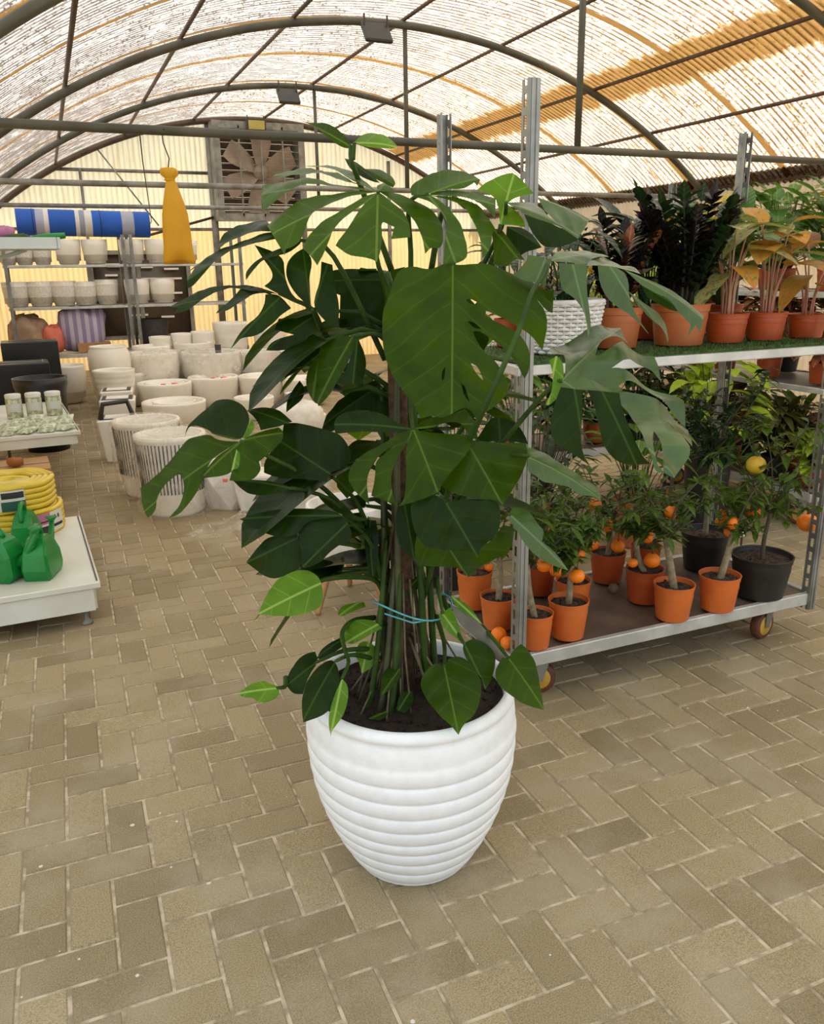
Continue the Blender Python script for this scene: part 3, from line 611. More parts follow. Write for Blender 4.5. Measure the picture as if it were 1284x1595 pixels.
  ((0.951,1.301,1.232),(0.350,-0.309,-0.884),(-0.435,-0.890,0.139),0.161,0.10,0,'dark',[(-12,-23),(2,-1),(21,28),(53,19),(112,16),(155,17),(173,26),(157,-11),(137,-33),(102,-42),(64,-34),(19,-23)],[]),
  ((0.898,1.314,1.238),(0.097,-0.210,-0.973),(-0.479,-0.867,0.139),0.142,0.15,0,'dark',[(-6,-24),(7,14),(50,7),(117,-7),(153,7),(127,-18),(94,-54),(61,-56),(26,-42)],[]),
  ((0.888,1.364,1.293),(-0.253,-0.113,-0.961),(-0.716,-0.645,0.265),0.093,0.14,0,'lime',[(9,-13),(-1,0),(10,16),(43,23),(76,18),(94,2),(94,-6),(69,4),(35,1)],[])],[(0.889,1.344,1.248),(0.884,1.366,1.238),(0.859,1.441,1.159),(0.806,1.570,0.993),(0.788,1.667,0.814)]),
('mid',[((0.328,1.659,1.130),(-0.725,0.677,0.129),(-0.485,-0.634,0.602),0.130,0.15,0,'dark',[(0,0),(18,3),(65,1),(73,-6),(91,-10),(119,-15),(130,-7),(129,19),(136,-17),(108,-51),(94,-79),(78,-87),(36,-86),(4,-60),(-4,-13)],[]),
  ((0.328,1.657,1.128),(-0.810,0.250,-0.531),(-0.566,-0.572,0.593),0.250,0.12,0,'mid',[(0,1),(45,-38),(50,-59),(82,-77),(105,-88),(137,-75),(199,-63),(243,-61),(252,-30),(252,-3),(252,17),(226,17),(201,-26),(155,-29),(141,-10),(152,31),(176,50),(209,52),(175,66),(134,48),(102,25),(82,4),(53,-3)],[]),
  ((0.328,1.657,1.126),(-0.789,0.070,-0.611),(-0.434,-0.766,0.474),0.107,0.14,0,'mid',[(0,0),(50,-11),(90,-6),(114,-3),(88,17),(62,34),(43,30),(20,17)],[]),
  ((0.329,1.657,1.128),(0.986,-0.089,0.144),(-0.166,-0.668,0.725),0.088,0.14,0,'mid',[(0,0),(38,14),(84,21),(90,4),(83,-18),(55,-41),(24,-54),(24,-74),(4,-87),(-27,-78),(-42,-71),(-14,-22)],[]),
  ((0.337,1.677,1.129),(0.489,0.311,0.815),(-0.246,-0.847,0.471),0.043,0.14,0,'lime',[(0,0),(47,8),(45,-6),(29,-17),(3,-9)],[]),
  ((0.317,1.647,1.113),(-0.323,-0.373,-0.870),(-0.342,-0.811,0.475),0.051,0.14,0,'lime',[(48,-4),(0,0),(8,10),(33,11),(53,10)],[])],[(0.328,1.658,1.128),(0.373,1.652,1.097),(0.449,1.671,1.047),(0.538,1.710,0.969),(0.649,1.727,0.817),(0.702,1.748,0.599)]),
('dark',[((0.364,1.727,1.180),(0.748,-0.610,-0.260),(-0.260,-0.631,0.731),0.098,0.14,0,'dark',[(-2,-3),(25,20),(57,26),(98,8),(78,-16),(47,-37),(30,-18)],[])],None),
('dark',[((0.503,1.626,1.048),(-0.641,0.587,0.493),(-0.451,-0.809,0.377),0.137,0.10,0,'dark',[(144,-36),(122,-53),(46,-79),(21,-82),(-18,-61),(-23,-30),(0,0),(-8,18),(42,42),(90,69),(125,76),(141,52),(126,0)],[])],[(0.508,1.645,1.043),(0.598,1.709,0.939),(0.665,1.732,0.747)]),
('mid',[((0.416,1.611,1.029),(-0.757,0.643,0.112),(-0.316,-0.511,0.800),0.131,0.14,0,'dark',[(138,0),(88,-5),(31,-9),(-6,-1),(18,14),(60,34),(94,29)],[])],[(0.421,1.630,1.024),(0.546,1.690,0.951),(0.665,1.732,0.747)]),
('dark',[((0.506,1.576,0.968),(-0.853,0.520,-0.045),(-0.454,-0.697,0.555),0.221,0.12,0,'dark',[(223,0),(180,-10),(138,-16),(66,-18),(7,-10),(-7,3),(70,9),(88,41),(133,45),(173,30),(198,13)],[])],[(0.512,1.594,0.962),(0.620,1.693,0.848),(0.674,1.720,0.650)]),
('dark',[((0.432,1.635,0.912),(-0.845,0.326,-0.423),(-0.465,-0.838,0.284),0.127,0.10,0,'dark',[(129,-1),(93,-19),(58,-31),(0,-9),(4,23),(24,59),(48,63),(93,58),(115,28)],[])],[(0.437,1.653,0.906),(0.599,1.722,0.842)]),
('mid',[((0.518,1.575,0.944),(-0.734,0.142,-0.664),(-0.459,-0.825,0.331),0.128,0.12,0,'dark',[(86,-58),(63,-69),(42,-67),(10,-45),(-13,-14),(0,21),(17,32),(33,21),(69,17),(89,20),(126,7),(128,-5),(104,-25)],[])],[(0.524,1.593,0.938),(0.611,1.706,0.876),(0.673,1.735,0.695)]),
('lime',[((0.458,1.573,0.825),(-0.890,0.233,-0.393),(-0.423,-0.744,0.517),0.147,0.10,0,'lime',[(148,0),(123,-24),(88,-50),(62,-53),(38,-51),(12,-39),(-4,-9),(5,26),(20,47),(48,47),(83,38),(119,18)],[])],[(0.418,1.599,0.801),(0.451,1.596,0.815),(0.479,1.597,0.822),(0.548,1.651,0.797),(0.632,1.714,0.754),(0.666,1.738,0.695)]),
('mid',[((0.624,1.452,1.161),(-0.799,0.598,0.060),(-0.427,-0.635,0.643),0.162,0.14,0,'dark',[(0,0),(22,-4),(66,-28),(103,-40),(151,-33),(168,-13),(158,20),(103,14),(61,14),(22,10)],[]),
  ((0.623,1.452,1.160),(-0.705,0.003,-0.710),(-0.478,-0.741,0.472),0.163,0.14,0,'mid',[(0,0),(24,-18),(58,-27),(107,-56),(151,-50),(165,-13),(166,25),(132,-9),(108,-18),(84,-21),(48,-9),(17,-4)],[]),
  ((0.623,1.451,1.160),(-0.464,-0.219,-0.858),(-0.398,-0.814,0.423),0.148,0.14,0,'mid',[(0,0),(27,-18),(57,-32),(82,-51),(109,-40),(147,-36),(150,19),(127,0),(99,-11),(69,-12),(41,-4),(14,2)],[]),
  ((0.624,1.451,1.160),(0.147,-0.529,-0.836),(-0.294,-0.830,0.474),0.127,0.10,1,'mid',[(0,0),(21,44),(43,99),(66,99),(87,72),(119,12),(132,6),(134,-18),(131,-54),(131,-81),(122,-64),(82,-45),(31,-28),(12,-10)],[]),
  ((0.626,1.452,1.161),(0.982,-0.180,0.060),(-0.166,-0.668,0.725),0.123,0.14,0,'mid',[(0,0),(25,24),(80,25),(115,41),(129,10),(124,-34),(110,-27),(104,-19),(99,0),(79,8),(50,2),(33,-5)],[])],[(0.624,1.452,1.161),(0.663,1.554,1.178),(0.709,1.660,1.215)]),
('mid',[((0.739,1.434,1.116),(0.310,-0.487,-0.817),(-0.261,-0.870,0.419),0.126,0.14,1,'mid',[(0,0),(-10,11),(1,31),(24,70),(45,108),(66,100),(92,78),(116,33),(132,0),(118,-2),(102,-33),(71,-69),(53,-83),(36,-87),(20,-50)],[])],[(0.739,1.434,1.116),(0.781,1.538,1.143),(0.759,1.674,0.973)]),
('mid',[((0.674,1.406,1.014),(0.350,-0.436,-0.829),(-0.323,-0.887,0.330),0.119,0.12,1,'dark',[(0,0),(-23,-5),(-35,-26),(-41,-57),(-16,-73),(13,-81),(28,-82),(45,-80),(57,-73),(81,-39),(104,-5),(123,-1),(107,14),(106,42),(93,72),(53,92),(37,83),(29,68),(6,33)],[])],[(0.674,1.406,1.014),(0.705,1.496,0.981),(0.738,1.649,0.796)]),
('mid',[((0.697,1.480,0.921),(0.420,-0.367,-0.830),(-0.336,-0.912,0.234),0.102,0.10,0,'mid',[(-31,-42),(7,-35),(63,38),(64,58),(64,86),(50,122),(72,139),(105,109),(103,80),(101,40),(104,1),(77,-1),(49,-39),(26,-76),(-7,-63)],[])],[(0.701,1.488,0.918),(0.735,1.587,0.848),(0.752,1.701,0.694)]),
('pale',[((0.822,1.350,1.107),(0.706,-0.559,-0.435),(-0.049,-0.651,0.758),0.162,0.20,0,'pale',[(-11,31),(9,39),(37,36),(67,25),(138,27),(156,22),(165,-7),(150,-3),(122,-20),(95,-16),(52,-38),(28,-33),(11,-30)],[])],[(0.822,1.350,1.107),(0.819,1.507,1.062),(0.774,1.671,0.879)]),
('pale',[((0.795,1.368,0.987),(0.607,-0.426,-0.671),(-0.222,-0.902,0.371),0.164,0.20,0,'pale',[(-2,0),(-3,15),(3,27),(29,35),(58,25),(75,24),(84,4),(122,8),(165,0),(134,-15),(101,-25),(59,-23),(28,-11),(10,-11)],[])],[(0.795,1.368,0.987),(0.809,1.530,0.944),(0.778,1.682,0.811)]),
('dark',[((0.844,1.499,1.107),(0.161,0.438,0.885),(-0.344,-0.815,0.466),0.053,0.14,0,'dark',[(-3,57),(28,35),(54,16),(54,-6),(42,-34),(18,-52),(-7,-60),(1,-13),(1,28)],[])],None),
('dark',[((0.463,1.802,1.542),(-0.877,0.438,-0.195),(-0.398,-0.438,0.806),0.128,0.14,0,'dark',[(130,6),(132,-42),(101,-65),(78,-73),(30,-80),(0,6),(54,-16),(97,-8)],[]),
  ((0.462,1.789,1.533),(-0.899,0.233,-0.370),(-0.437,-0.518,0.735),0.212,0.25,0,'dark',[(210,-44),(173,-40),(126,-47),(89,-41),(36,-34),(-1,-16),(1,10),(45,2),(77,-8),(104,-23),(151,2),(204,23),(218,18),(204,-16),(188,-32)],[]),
  ((0.504,1.755,1.520),(-0.870,0.024,-0.492),(-0.384,-0.659,0.647),0.140,0.20,0,'dark',[(142,3),(129,-19),(91,-23),(61,-17),(35,-10),(-5,-5),(3,8),(45,11),(86,-13),(109,-7)],[])],[(0.510,1.775,1.520),(0.577,1.758,1.486),(0.694,1.771,1.261)]),
('dark',[((0.445,1.790,1.413),(-0.801,0.596,-0.057),(-0.437,-0.518,0.735),0.246,0.14,0,'dark',[(250,0),(201,-23),(156,-44),(109,-45),(69,-43),(22,-20),(-9,7),(38,-15),(52,-14),(97,-38),(130,-28),(162,-2),(198,26),(235,23),(225,9)],[]),
  ((0.457,1.781,1.412),(-0.875,0.427,-0.228),(-0.455,-0.566,0.688),0.142,0.14,0,'dark',[(146,-1),(135,-13),(114,-26),(89,-61),(65,-58),(35,-32),(0,0),(23,-11),(56,-27),(81,-10),(112,6)],[]),
  ((0.462,1.777,1.408),(-0.733,0.143,-0.665),(-0.493,-0.785,0.376),0.155,0.14,0,'dark',[(1,-8),(22,-30),(38,-14),(64,-3),(99,-10),(123,-8),(158,0),(141,2),(123,2),(98,24),(59,31),(32,30),(3,33)],[])],[(0.458,1.785,1.413),(0.488,1.779,1.399),(0.530,1.776,1.376),(0.574,1.816,1.311),(0.684,1.794,1.141)]),
('dark',[((0.507,1.709,1.384),(-0.420,0.621,0.662),(-0.534,-0.759,0.373),0.197,0.10,0,'dark',[(204,1),(134,-30),(98,-5),(66,9),(42,12),(0,0),(42,17),(75,32),(113,44),(109,24),(122,10),(162,7)],[]),
  ((0.513,1.729,1.383),(-0.009,0.325,0.946),(-0.465,-0.838,0.284),0.127,0.14,0,'dark',[(100,44),(122,24),(130,0),(104,-19),(56,-2),(0,0),(32,28),(68,44)],[]),
  ((0.511,1.708,1.384),(0.407,0.150,0.901),(-0.283,-0.917,0.281),0.098,0.15,0,'dark',[(1,0),(27,4),(57,3),(100,14),(101,-10),(58,-29),(25,-50),(-22,-61),(-20,-34)],[])],[(0.509,1.707,1.381),(0.541,1.773,1.344),(0.577,1.826,1.310),(0.687,1.803,1.139)]),
('dark',[((0.538,1.781,1.366),(-0.856,0.095,-0.508),(-0.411,-0.721,0.558),0.132,0.14,0,'dark',[(134,0),(113,-9),(65,10),(92,-30),(70,-46),(38,-21),(-1,-8),(6,19),(39,30),(59,37),(88,33),(111,21)],[])],None),
('mid',[((0.537,1.764,1.313),(-0.738,0.100,-0.667),(-0.451,-0.809,0.377),0.111,0.12,0,'dark',[(98,-25),(79,-34),(28,-24),(-5,-5),(15,23),(49,17),(90,12),(111,4)],[])],None),
('mid',[((0.580,1.660,1.327),(-0.565,-0.068,-0.822),(-0.451,-0.809,0.377),0.162,0.20,0,'mid',[(42,-53),(12,-30),(-2,10),(45,18),(95,17),(132,16),(164,5),(147,-12),(106,-31),(70,-45)],[]),
  ((0.589,1.657,1.324),(-0.218,-0.228,-0.949),(-0.236,-0.931,0.278),0.098,0.20,0,'dark',[(0,0),(47,27),(96,19),(99,-9),(98,-25),(46,-11)],[]),
  ((0.521,1.693,1.306),(-0.289,-0.137,-0.948),(-0.549,-0.787,0.281),0.115,0.10,0,'mid',[(13,-1),(41,-18),(84,-23),(118,1),(121,15),(57,5)],[]),
  ((0.490,1.683,1.274),(-0.757,0.016,-0.653),(-0.500,-0.658,0.563),0.091,0.14,0,'mid',[(0,0),(29,-3),(56,3),(93,0),(71,-10),(22,-10)],[])],[(0.586,1.657,1.326),(0.654,1.695,1.321),(0.713,1.741,1.263)]),
('mid',[((0.503,1.793,1.217),(-0.579,-0.056,-0.813),(-0.451,-0.809,0.377),0.070,0.14,0,'dark',[(74,0),(56,-10),(34,-13),(-3,-10),(6,11),(29,19),(58,7)],[])],None),
('dark',[((0.707,1.822,1.435),(-0.918,0.396,0.015),(-0.362,-0.852,0.377),0.123,0.14,0,'dark',[(134,-14),(103,-28),(62,-32),(10,-32),(-14,46),(-4,99),(44,106),(95,106),(92,32),(123,21)],[])],None),
('dark',[((0.690,1.778,1.206),(-0.879,0.020,-0.477),(-0.321,-0.765,0.559),0.159,0.14,0,'dark',[(133,-17),(105,-30),(62,-31),(7,-20),(2,32),(34,101),(83,28),(163,29),(176,6),(149,-15)],[])],None),
('mid',[((0.611,1.721,1.700),(-0.482,0.751,0.451),(-0.500,-0.658,0.563),0.153,0.20,0,'mid',[(156,0),(122,-5),(93,-22),(66,-21),(30,-15),(-4,-2),(5,7),(24,11),(57,8),(110,-1)],[])],[(0.611,1.722,1.701),(0.612,1.724,1.673),(0.642,1.752,1.625),(0.710,1.760,1.457)]),
('lime',[((0.615,1.710,1.706),(0.987,-0.157,-0.028),(-0.104,-0.768,0.633),0.091,0.20,0,'lime',[(0,3),(21,30),(51,42),(80,26),(92,2),(75,-10),(25,-11),(7,-4)],[])],[(0.615,1.710,1.706),(0.614,1.724,1.676)]),
('mid',[((0.668,1.721,1.634),(-0.252,0.841,0.478),(-0.438,-0.540,0.719),0.133,0.14,0,'dark',[(136,0),(108,-6),(66,-6),(-3,-2),(8,6),(47,15),(92,15)],[])],None),
('mid',[((0.707,1.726,1.631),(-0.478,0.742,0.470),(-0.133,-0.590,0.797),0.084,0.14,0,'mid',[(89,2),(69,-27),(33,-26),(-1,-5),(-4,9),(30,15),(63,12)],[])],None),
('mid',[((0.711,1.499,0.610),(-0.141,-0.750,-0.646),(-0.229,-0.610,0.758),0.149,0.10,1,'mid',[(0,0),(-11,-11),(-13,-25),(7,-52),(37,-61),(74,-48),(107,-32),(134,-11),(154,0),(137,12),(117,42),(93,61),(50,75),(17,68),(-11,50),(-20,31),(-18,12)],[])],[(0.711,1.499,0.610),(0.764,1.612,0.610),(0.786,1.702,0.637)]),
('mid',[((0.780,1.533,0.633),(0.174,-0.640,-0.749),(-0.209,-0.767,0.607),0.104,0.12,0,'mid',[(-1,-7),(-8,8),(-6,30),(14,48),(37,57),(58,54),(95,21),(108,-2),(79,2),(60,-7),(25,-12)],[])],[(0.780,1.533,0.633),(0.781,1.598,0.659),(0.795,1.682,0.693)]),
('mid',[((0.849,1.455,0.622),(0.310,-0.670,-0.674),(-0.198,-0.739,0.644),0.133,0.12,0,'mid',[(0,0),(-9,-10),(6,-43),(31,-53),(49,-50),(95,-34),(117,-18),(135,0),(101,17),(71,31),(37,49),(6,51),(-11,47),(-10,25)],[])],[(0.849,1.455,0.622),(0.848,1.529,0.640),(0.843,1.603,0.653),(0.801,1.695,0.671)]),
('lime',[((0.758,1.605,0.687),(0.308,-0.686,-0.660),(-0.411,-0.721,0.558),0.090,0.15,0,'lime',[(-4,-8),(-3,23),(24,21),(61,8),(92,0),(57,-10),(26,-18)],[])],[(0.758,1.605,0.687),(0.778,1.683,0.746)]),
('lime',[((0.789,1.625,0.719),(0.524,-0.635,-0.568),(-0.198,-0.739,0.644),0.098,0.14,0,'lime',[(-1,1),(27,10),(54,11),(100,0),(61,-8),(28,-14)],[])],None),
('grey',[((0.783,1.610,0.700),(0.482,-0.645,-0.593),(-0.198,-0.739,0.644),0.173,0.15,0,'grey',[(-6,1),(23,11),(64,20),(101,17),(132,14),(174,6),(166,-13),(125,-15),(86,-14),(47,-19)],[])],None),
('dark',[((0.458,1.640,0.610),(-0.883,-0.050,-0.467),(-0.352,-0.588,0.728),0.082,0.10,0,'dark',[(81,-4),(69,-17),(46,-30),(12,-38),(-13,-25),(-7,1),(31,15),(65,40),(80,26),(83,8)],[])],[(0.458,1.640,0.610),(0.537,1.674,0.608),(0.627,1.716,0.575)]),
('mid',[((0.493,1.606,0.621),(-0.671,-0.384,-0.634),(-0.352,-0.588,0.728),0.148,0.10,0,'dark',[(108,-25),(81,-34),(56,-38),(26,-32),(0,-16),(2,3),(21,22),(55,44),(105,41),(130,22),(149,2),(127,-14)],[])],[(0.493,1.606,0.621),(0.555,1.663,0.598),(0.646,1.718,0.538)]),
('lime',[((0.491,1.556,0.603),(-0.367,-0.358,-0.858),(-0.253,-0.850,0.462),0.124,0.20,0,'lime',[(0,0),(12,15),(37,22),(72,20),(93,11),(114,0),(126,1),(100,-10),(72,-13),(32,-8)],[])],[(0.491,1.556,0.603),(0.525,1.611,0.609),(0.532,1.657,0.620),(0.540,1.695,0.644),(0.580,1.727,0.654),(0.643,1.753,0.640)]),
('lime',[((0.358,1.607,0.585),(-0.914,0.389,-0.112),(-0.316,-0.511,0.800),0.090,0.15,0,'lime',[(90,0),(67,-16),(34,-27),(17,-13),(-1,-7),(-6,11),(6,24),(29,30),(46,24),(53,15),(73,12)],[])],[(0.358,1.607,0.585),(0.380,1.628,0.573),(0.391,1.658,0.578)]),
('lime',[((0.629,1.674,0.661),(-0.885,0.169,-0.434),(-0.411,-0.721,0.558),0.097,0.15,0,'lime',[(98,-5),(87,-23),(66,-36),(45,-37),(10,-12),(3,13),(39,13),(83,13)],[])],[(0.629,1.674,0.661),(0.664,1.718,0.630)]),
('dark',[((0.538,1.701,0.623),(-0.876,0.075,-0.477),(-0.438,-0.540,0.719),0.069,0.14,0,'dark',[(70,1),(51,-10),(29,-12),(-2,-7),(5,15),(41,16),(63,12)],[])],None),
('lime',[((0.609,1.708,0.598),(-0.387,-0.329,-0.861),(-0.344,-0.815,0.466),0.072,0.15,0,'lime',[(35,-25),(13,-27),(-5,-12),(3,19),(35,38),(58,17),(74,0),(53,-10)],[])],None),
('mid',[((0.654,1.629,0.553),(-0.735,-0.206,-0.646),(-0.384,-0.659,0.647),0.068,0.14,0,'mid',[(53,-15),(28,-28),(8,-25),(-5,1),(10,13),(42,13),(70,1)],[])],None),
('mid',[((0.638,1.597,0.467),(0.720,0.336,0.607),(-0.198,-0.739,0.644),0.054,0.14,0,'mid',[(0,6),(31,17),(50,10),(57,-5),(31,-23),(2,-16)],[])],None),
('mid',[((0.611,1.598,0.471),(-0.982,0.024,-0.186),(-0.177,-0.444,0.878),0.047,0.14,0,'mid',[(48,-3),(29,-7),(-3,-3),(4,9),(24,15)],[])],None),
('mid',[((0.687,1.698,0.706),(0.788,0.019,0.616),(-0.344,-0.815,0.466),0.066,0.14,0,'mid',[(18,18),(53,18),(71,0),(46,-20),(15,-15),(-4,-1)],[])],None),
('lime',[((0.593,1.763,0.677),(-0.911,-0.090,-0.403),(-0.260,-0.631,0.731),0.042,0.14,0,'lime',[(44,-4),(28,-17),(5,-11),(-27,6),(-23,18),(12,11),(40,6)],[])],None),
('dark',[((0.622,1.710,0.902),(-0.091,-0.278,-0.956),(-0.549,-0.787,0.281),0.126,0.20,0,'dark',[(-2,-12),(-1,14),(37,20),(102,13),(131,2),(119,-10),(60,-15)],[])],[(0.622,1.710,0.902),(0.666,1.730,0.813)]),
('mid',[((0.598,1.639,0.932),(-0.643,0.694,0.326),(-0.384,-0.659,0.647),0.144,0.14,0,'mid',[(147,-1),(118,-7),(84,-3),(32,12),(0,0),(16,18),(69,22),(113,15)],[])],None),
('dark',[((0.686,1.653,0.950),(0.049,-0.306,-0.951),(-0.283,-0.917,0.281),0.131,0.14,0,'dark',[(-2,-13),(0,17),(76,17),(135,1),(118,-12),(77,-31),(26,-26)],[])],None),
]
for col, pats, pet in LEAVES:
    mats = sorted({c[6] for c in pats}, key=lambda c: c != col); root_leaf = None
    for c in mats:
        mb = MB()
        for (o, ex, n, Ls, fold, vein, cc, outl, holes) in pats:
            if cc != c: continue
            leaf_patch(mb, o, ex, n, Ls, fold, vein, outl, holes)
            if root_leaf is not None: mb.build('leaf_lobe', M[c], root_leaf); mb = MB()
        if root_leaf is None: root_leaf = mb.build('leaf', M[c], mon)
    if pet:
        q = curve3(pet); mb = MB(); m_ = len(q); mb.tube(q, [.0036 + .0038 * i / m_ for i in range(m_)], 7); mb.build('petiole', M['greenstem'], root_leaf)
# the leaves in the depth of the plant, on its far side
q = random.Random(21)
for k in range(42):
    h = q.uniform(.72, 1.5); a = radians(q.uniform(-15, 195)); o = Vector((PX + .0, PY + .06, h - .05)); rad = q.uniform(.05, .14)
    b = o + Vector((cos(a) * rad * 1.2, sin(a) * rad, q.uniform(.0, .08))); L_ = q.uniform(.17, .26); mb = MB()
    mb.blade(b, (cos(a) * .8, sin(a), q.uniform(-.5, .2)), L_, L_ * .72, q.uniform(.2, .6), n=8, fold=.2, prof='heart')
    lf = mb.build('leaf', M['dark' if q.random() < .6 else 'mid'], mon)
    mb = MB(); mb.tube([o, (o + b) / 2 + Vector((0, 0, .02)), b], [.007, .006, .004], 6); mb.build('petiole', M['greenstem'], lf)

# ================================================================ plant trolleys
def trolley(x, y, L_, D_, zs, zt, label, group=None, rot90=False, caster=True, boards='ply', name='plant_trolley'):
    """steel Danish style trolley; x, y is its near left corner; zs the deck heights, the lowest first"""
    if rot90: L_, D_ = D_, L_
    o = thing(name, (x + L_ / 2, y + D_ / 2, 0), label, 'plant trolley', group)
    for k, z in enumerate(zs):
        t = MB(); t.box((x + L_ / 2, y + D_ / 2, z - .012), (L_ - .05, D_ - .05, .020)); bd = t.build('deck' if k == 0 else 'shelf', M[boards if k == 0 else 'galv'], o, smooth=False)
        t = MB(); h = .048 if k == 0 else .030
        for s_ in (0, 1):
            yy = y + .012 + s_ * (D_ - .024); t.box((x + L_ / 2, yy, z - h / 2 + .006), (L_ + .02, .024, h), bev=.003)
            xx = x + .012 + s_ * (L_ - .024); t.box((xx, y + D_ / 2, z - h / 2 + .006), (.024, D_, h), bev=.003)
        t.build('rim', M['galv_rim'], bd, smooth=False)
    for sx in (0, 1):
        for sy in (0, 1):
            px = x + .022 + sx * (L_ - .044); py = y - .0 + sy * D_; d = 1 if sy == 0 else -1; zb = zs[0] - .06; t = MB(); H = zt - zb
            fy = py - d * .006
            t.box((px, fy, zb + H / 2), (.034, .004, H)); t.box((px - .008, fy - d * .003, zb + H / 2), (.008, .004, H)); t.box((px + .008, fy - d * .003, zb + H / 2), (.008, .004, H))
            for s_ in (-1, 1):                      # slotted cheeks
                xx = px + s_ * .017; t.box((xx, fy + d * .005, zb + H / 2), (.003, .012, H)); t.box((xx, fy + d * .032, zb + H / 2), (.003, .012, H)); n = int(H / .055)
                for k in range(n): t.box((xx, fy + d * .0185, zb + H * (k + .5) / n), (.003, .016, .020))
            t.build('post', M['galv'], o, smooth=False)
    if caster:
        for sx in (0, 1):
            for sy in (0, 1):
                cx = x + .16 + sx * (L_ - .32); cy = y + .10 + sy * (D_ - .20)
                if rot90: cx = x + .10 + sx * (L_ - .20); cy = y + .16 + sy * (D_ - .32)
                an = radians(14 if sx else -28); ax = Vector((sin(an), -cos(an), 0)); fw = Vector((cos(an), sin(an), 0))
                c = Vector((cx, cy, .060)); t = MB(); t.lathe([(.030, -.019), (.054, -.019), (.060, -.012), (.060, .012), (.054, .019), (.030, .019)], c, 28, axis=ax); w_ = t.build('caster', M['tyre'], o)
                t = MB(); t.lathe([(0, -.021), (.012, -.024), (.014, -.020), (.040, -.0205), (.044, -.017), (.044, .017), (.040, .0205), (.014, .020), (.012, .024), (0, .021)], c, 28, axis=ax); t.build('wheel_hub', M['hub'], w_)
                t = MB(); zt_ = zs[0] - .045
                for s_ in (-1, 1):
                    b = c + ax * (s_ * .027); vs = []
                    for (u, z) in ((-.014, .052), (.014, .052), (.030, zt_), (-.030, zt_)):
                        for e_ in (-.0015, .0015): vs.append(b + fw * (u + (.012 if z > .1 else 0)) + ax * e_ + Vector((0, 0, z - .060)))
                    t.add(vs, [(0, 2, 4, 6), (7, 5, 3, 1), (0, 1, 3, 2), (2, 3, 5, 4), (4, 5, 7, 6), (6, 7, 1, 0)])
                t.box((c.x + fw.x * .012, c.y + fw.y * .012, zt_), (.07, .07, .006), rz=an); t.tube([c - ax * .032, c + ax * .032], .006, 8); t.build('fork', M['zinc_old'], w_, smooth=False)
    return o
TX, TY = 1.285, 2.165
tro = trolley(TX, TY, 1.37, .585, (.20, 1.165), 1.955, 'galvanised two tier plant trolley holding small orange trees, right of the big white pot')
# artificial grass over the upper shelf
t = MB(); t.box((TX + .685, TY + .29, 1.176), (1.30, .53, .010)); q = random.Random(4)
for k in range(7000):
    x = TX + q.uniform(.04, 1.33); y = TY + (q.uniform(.02, .14) if k % 2 else q.uniform(.02, .56)); a = q.uniform(0, 6.28); h = q.uniform(.010, .020); w_ = .0016
    t.add([(x - w_ * cos(a), y - w_ * sin(a), 1.176), (x + w_ * cos(a), y + w_ * sin(a), 1.176), (x + h * .5 * cos(a + 1), y + h * .5 * sin(a + 1), 1.176 + h)], [(0, 1, 2)])
t.build('grass_mat', M['grass'], smooth=False, label='dark green artificial grass mat on the upper trolley shelf', cat='mat')

# ---------------------------------------------------------------- pots
def plant_pot(o, x, y, z, r, h, mat, soil='soil_dry', taper=.78, lip=.13, fill=.88):
    t = MB(); rb = r * taper; e = r * .035
    rs_ = r - (r - rb) * lip - e * 1.2
    t.lathe([(0, z + .002), (rb * .9, z + .001), (rb, z + .005), (rs_ - (rs_ - rb) * .15, z + h * (.62)), (rs_ - (rs_ - rb) * .13, z + h * .63), (rs_ - (rs_ - rb) * .06 + e * .2, z + h * .66), (rs_, z + h * (1 - lip) - .001), (r - e, z + h * (1 - lip)), (r - e * .7, z + h * (1 - lip * .4)), (r - e * .2, z + h - e), (r, z + h - e * .4), (r - e * .5, z + h), (r - e * 1.6, z + h - e * .5), (r - e * 2.2, z + h * .9), (r - e * 3, z + h * fill - .004)], (x, y, 0), 40)
    t.build('pot', M[mat], o, auto=28)
    t = MB(); q = random.Random(int(x * 1000) + int(y * 777)); zz = z + h * fill; R = r - e * 2.6
    t.lathe([(R * k / 6, zz + q.uniform(-.004, .004)) for k in range(7)], (x, y, 0), 24)
    for k in range(46): a = q.uniform(0, 6.28); d = R * .95 * sqrt(q.random()); s_ = q.uniform(.003, .009); t.box((x + d * cos(a), y + d * sin(a), zz + .002), (s_, s_ * .6, s_ * .5), rz=q.uniform(0, 3), rx=q.uniform(-.6, .6))
    t.build('soil', M[soil], o, smooth=False)
    return zz
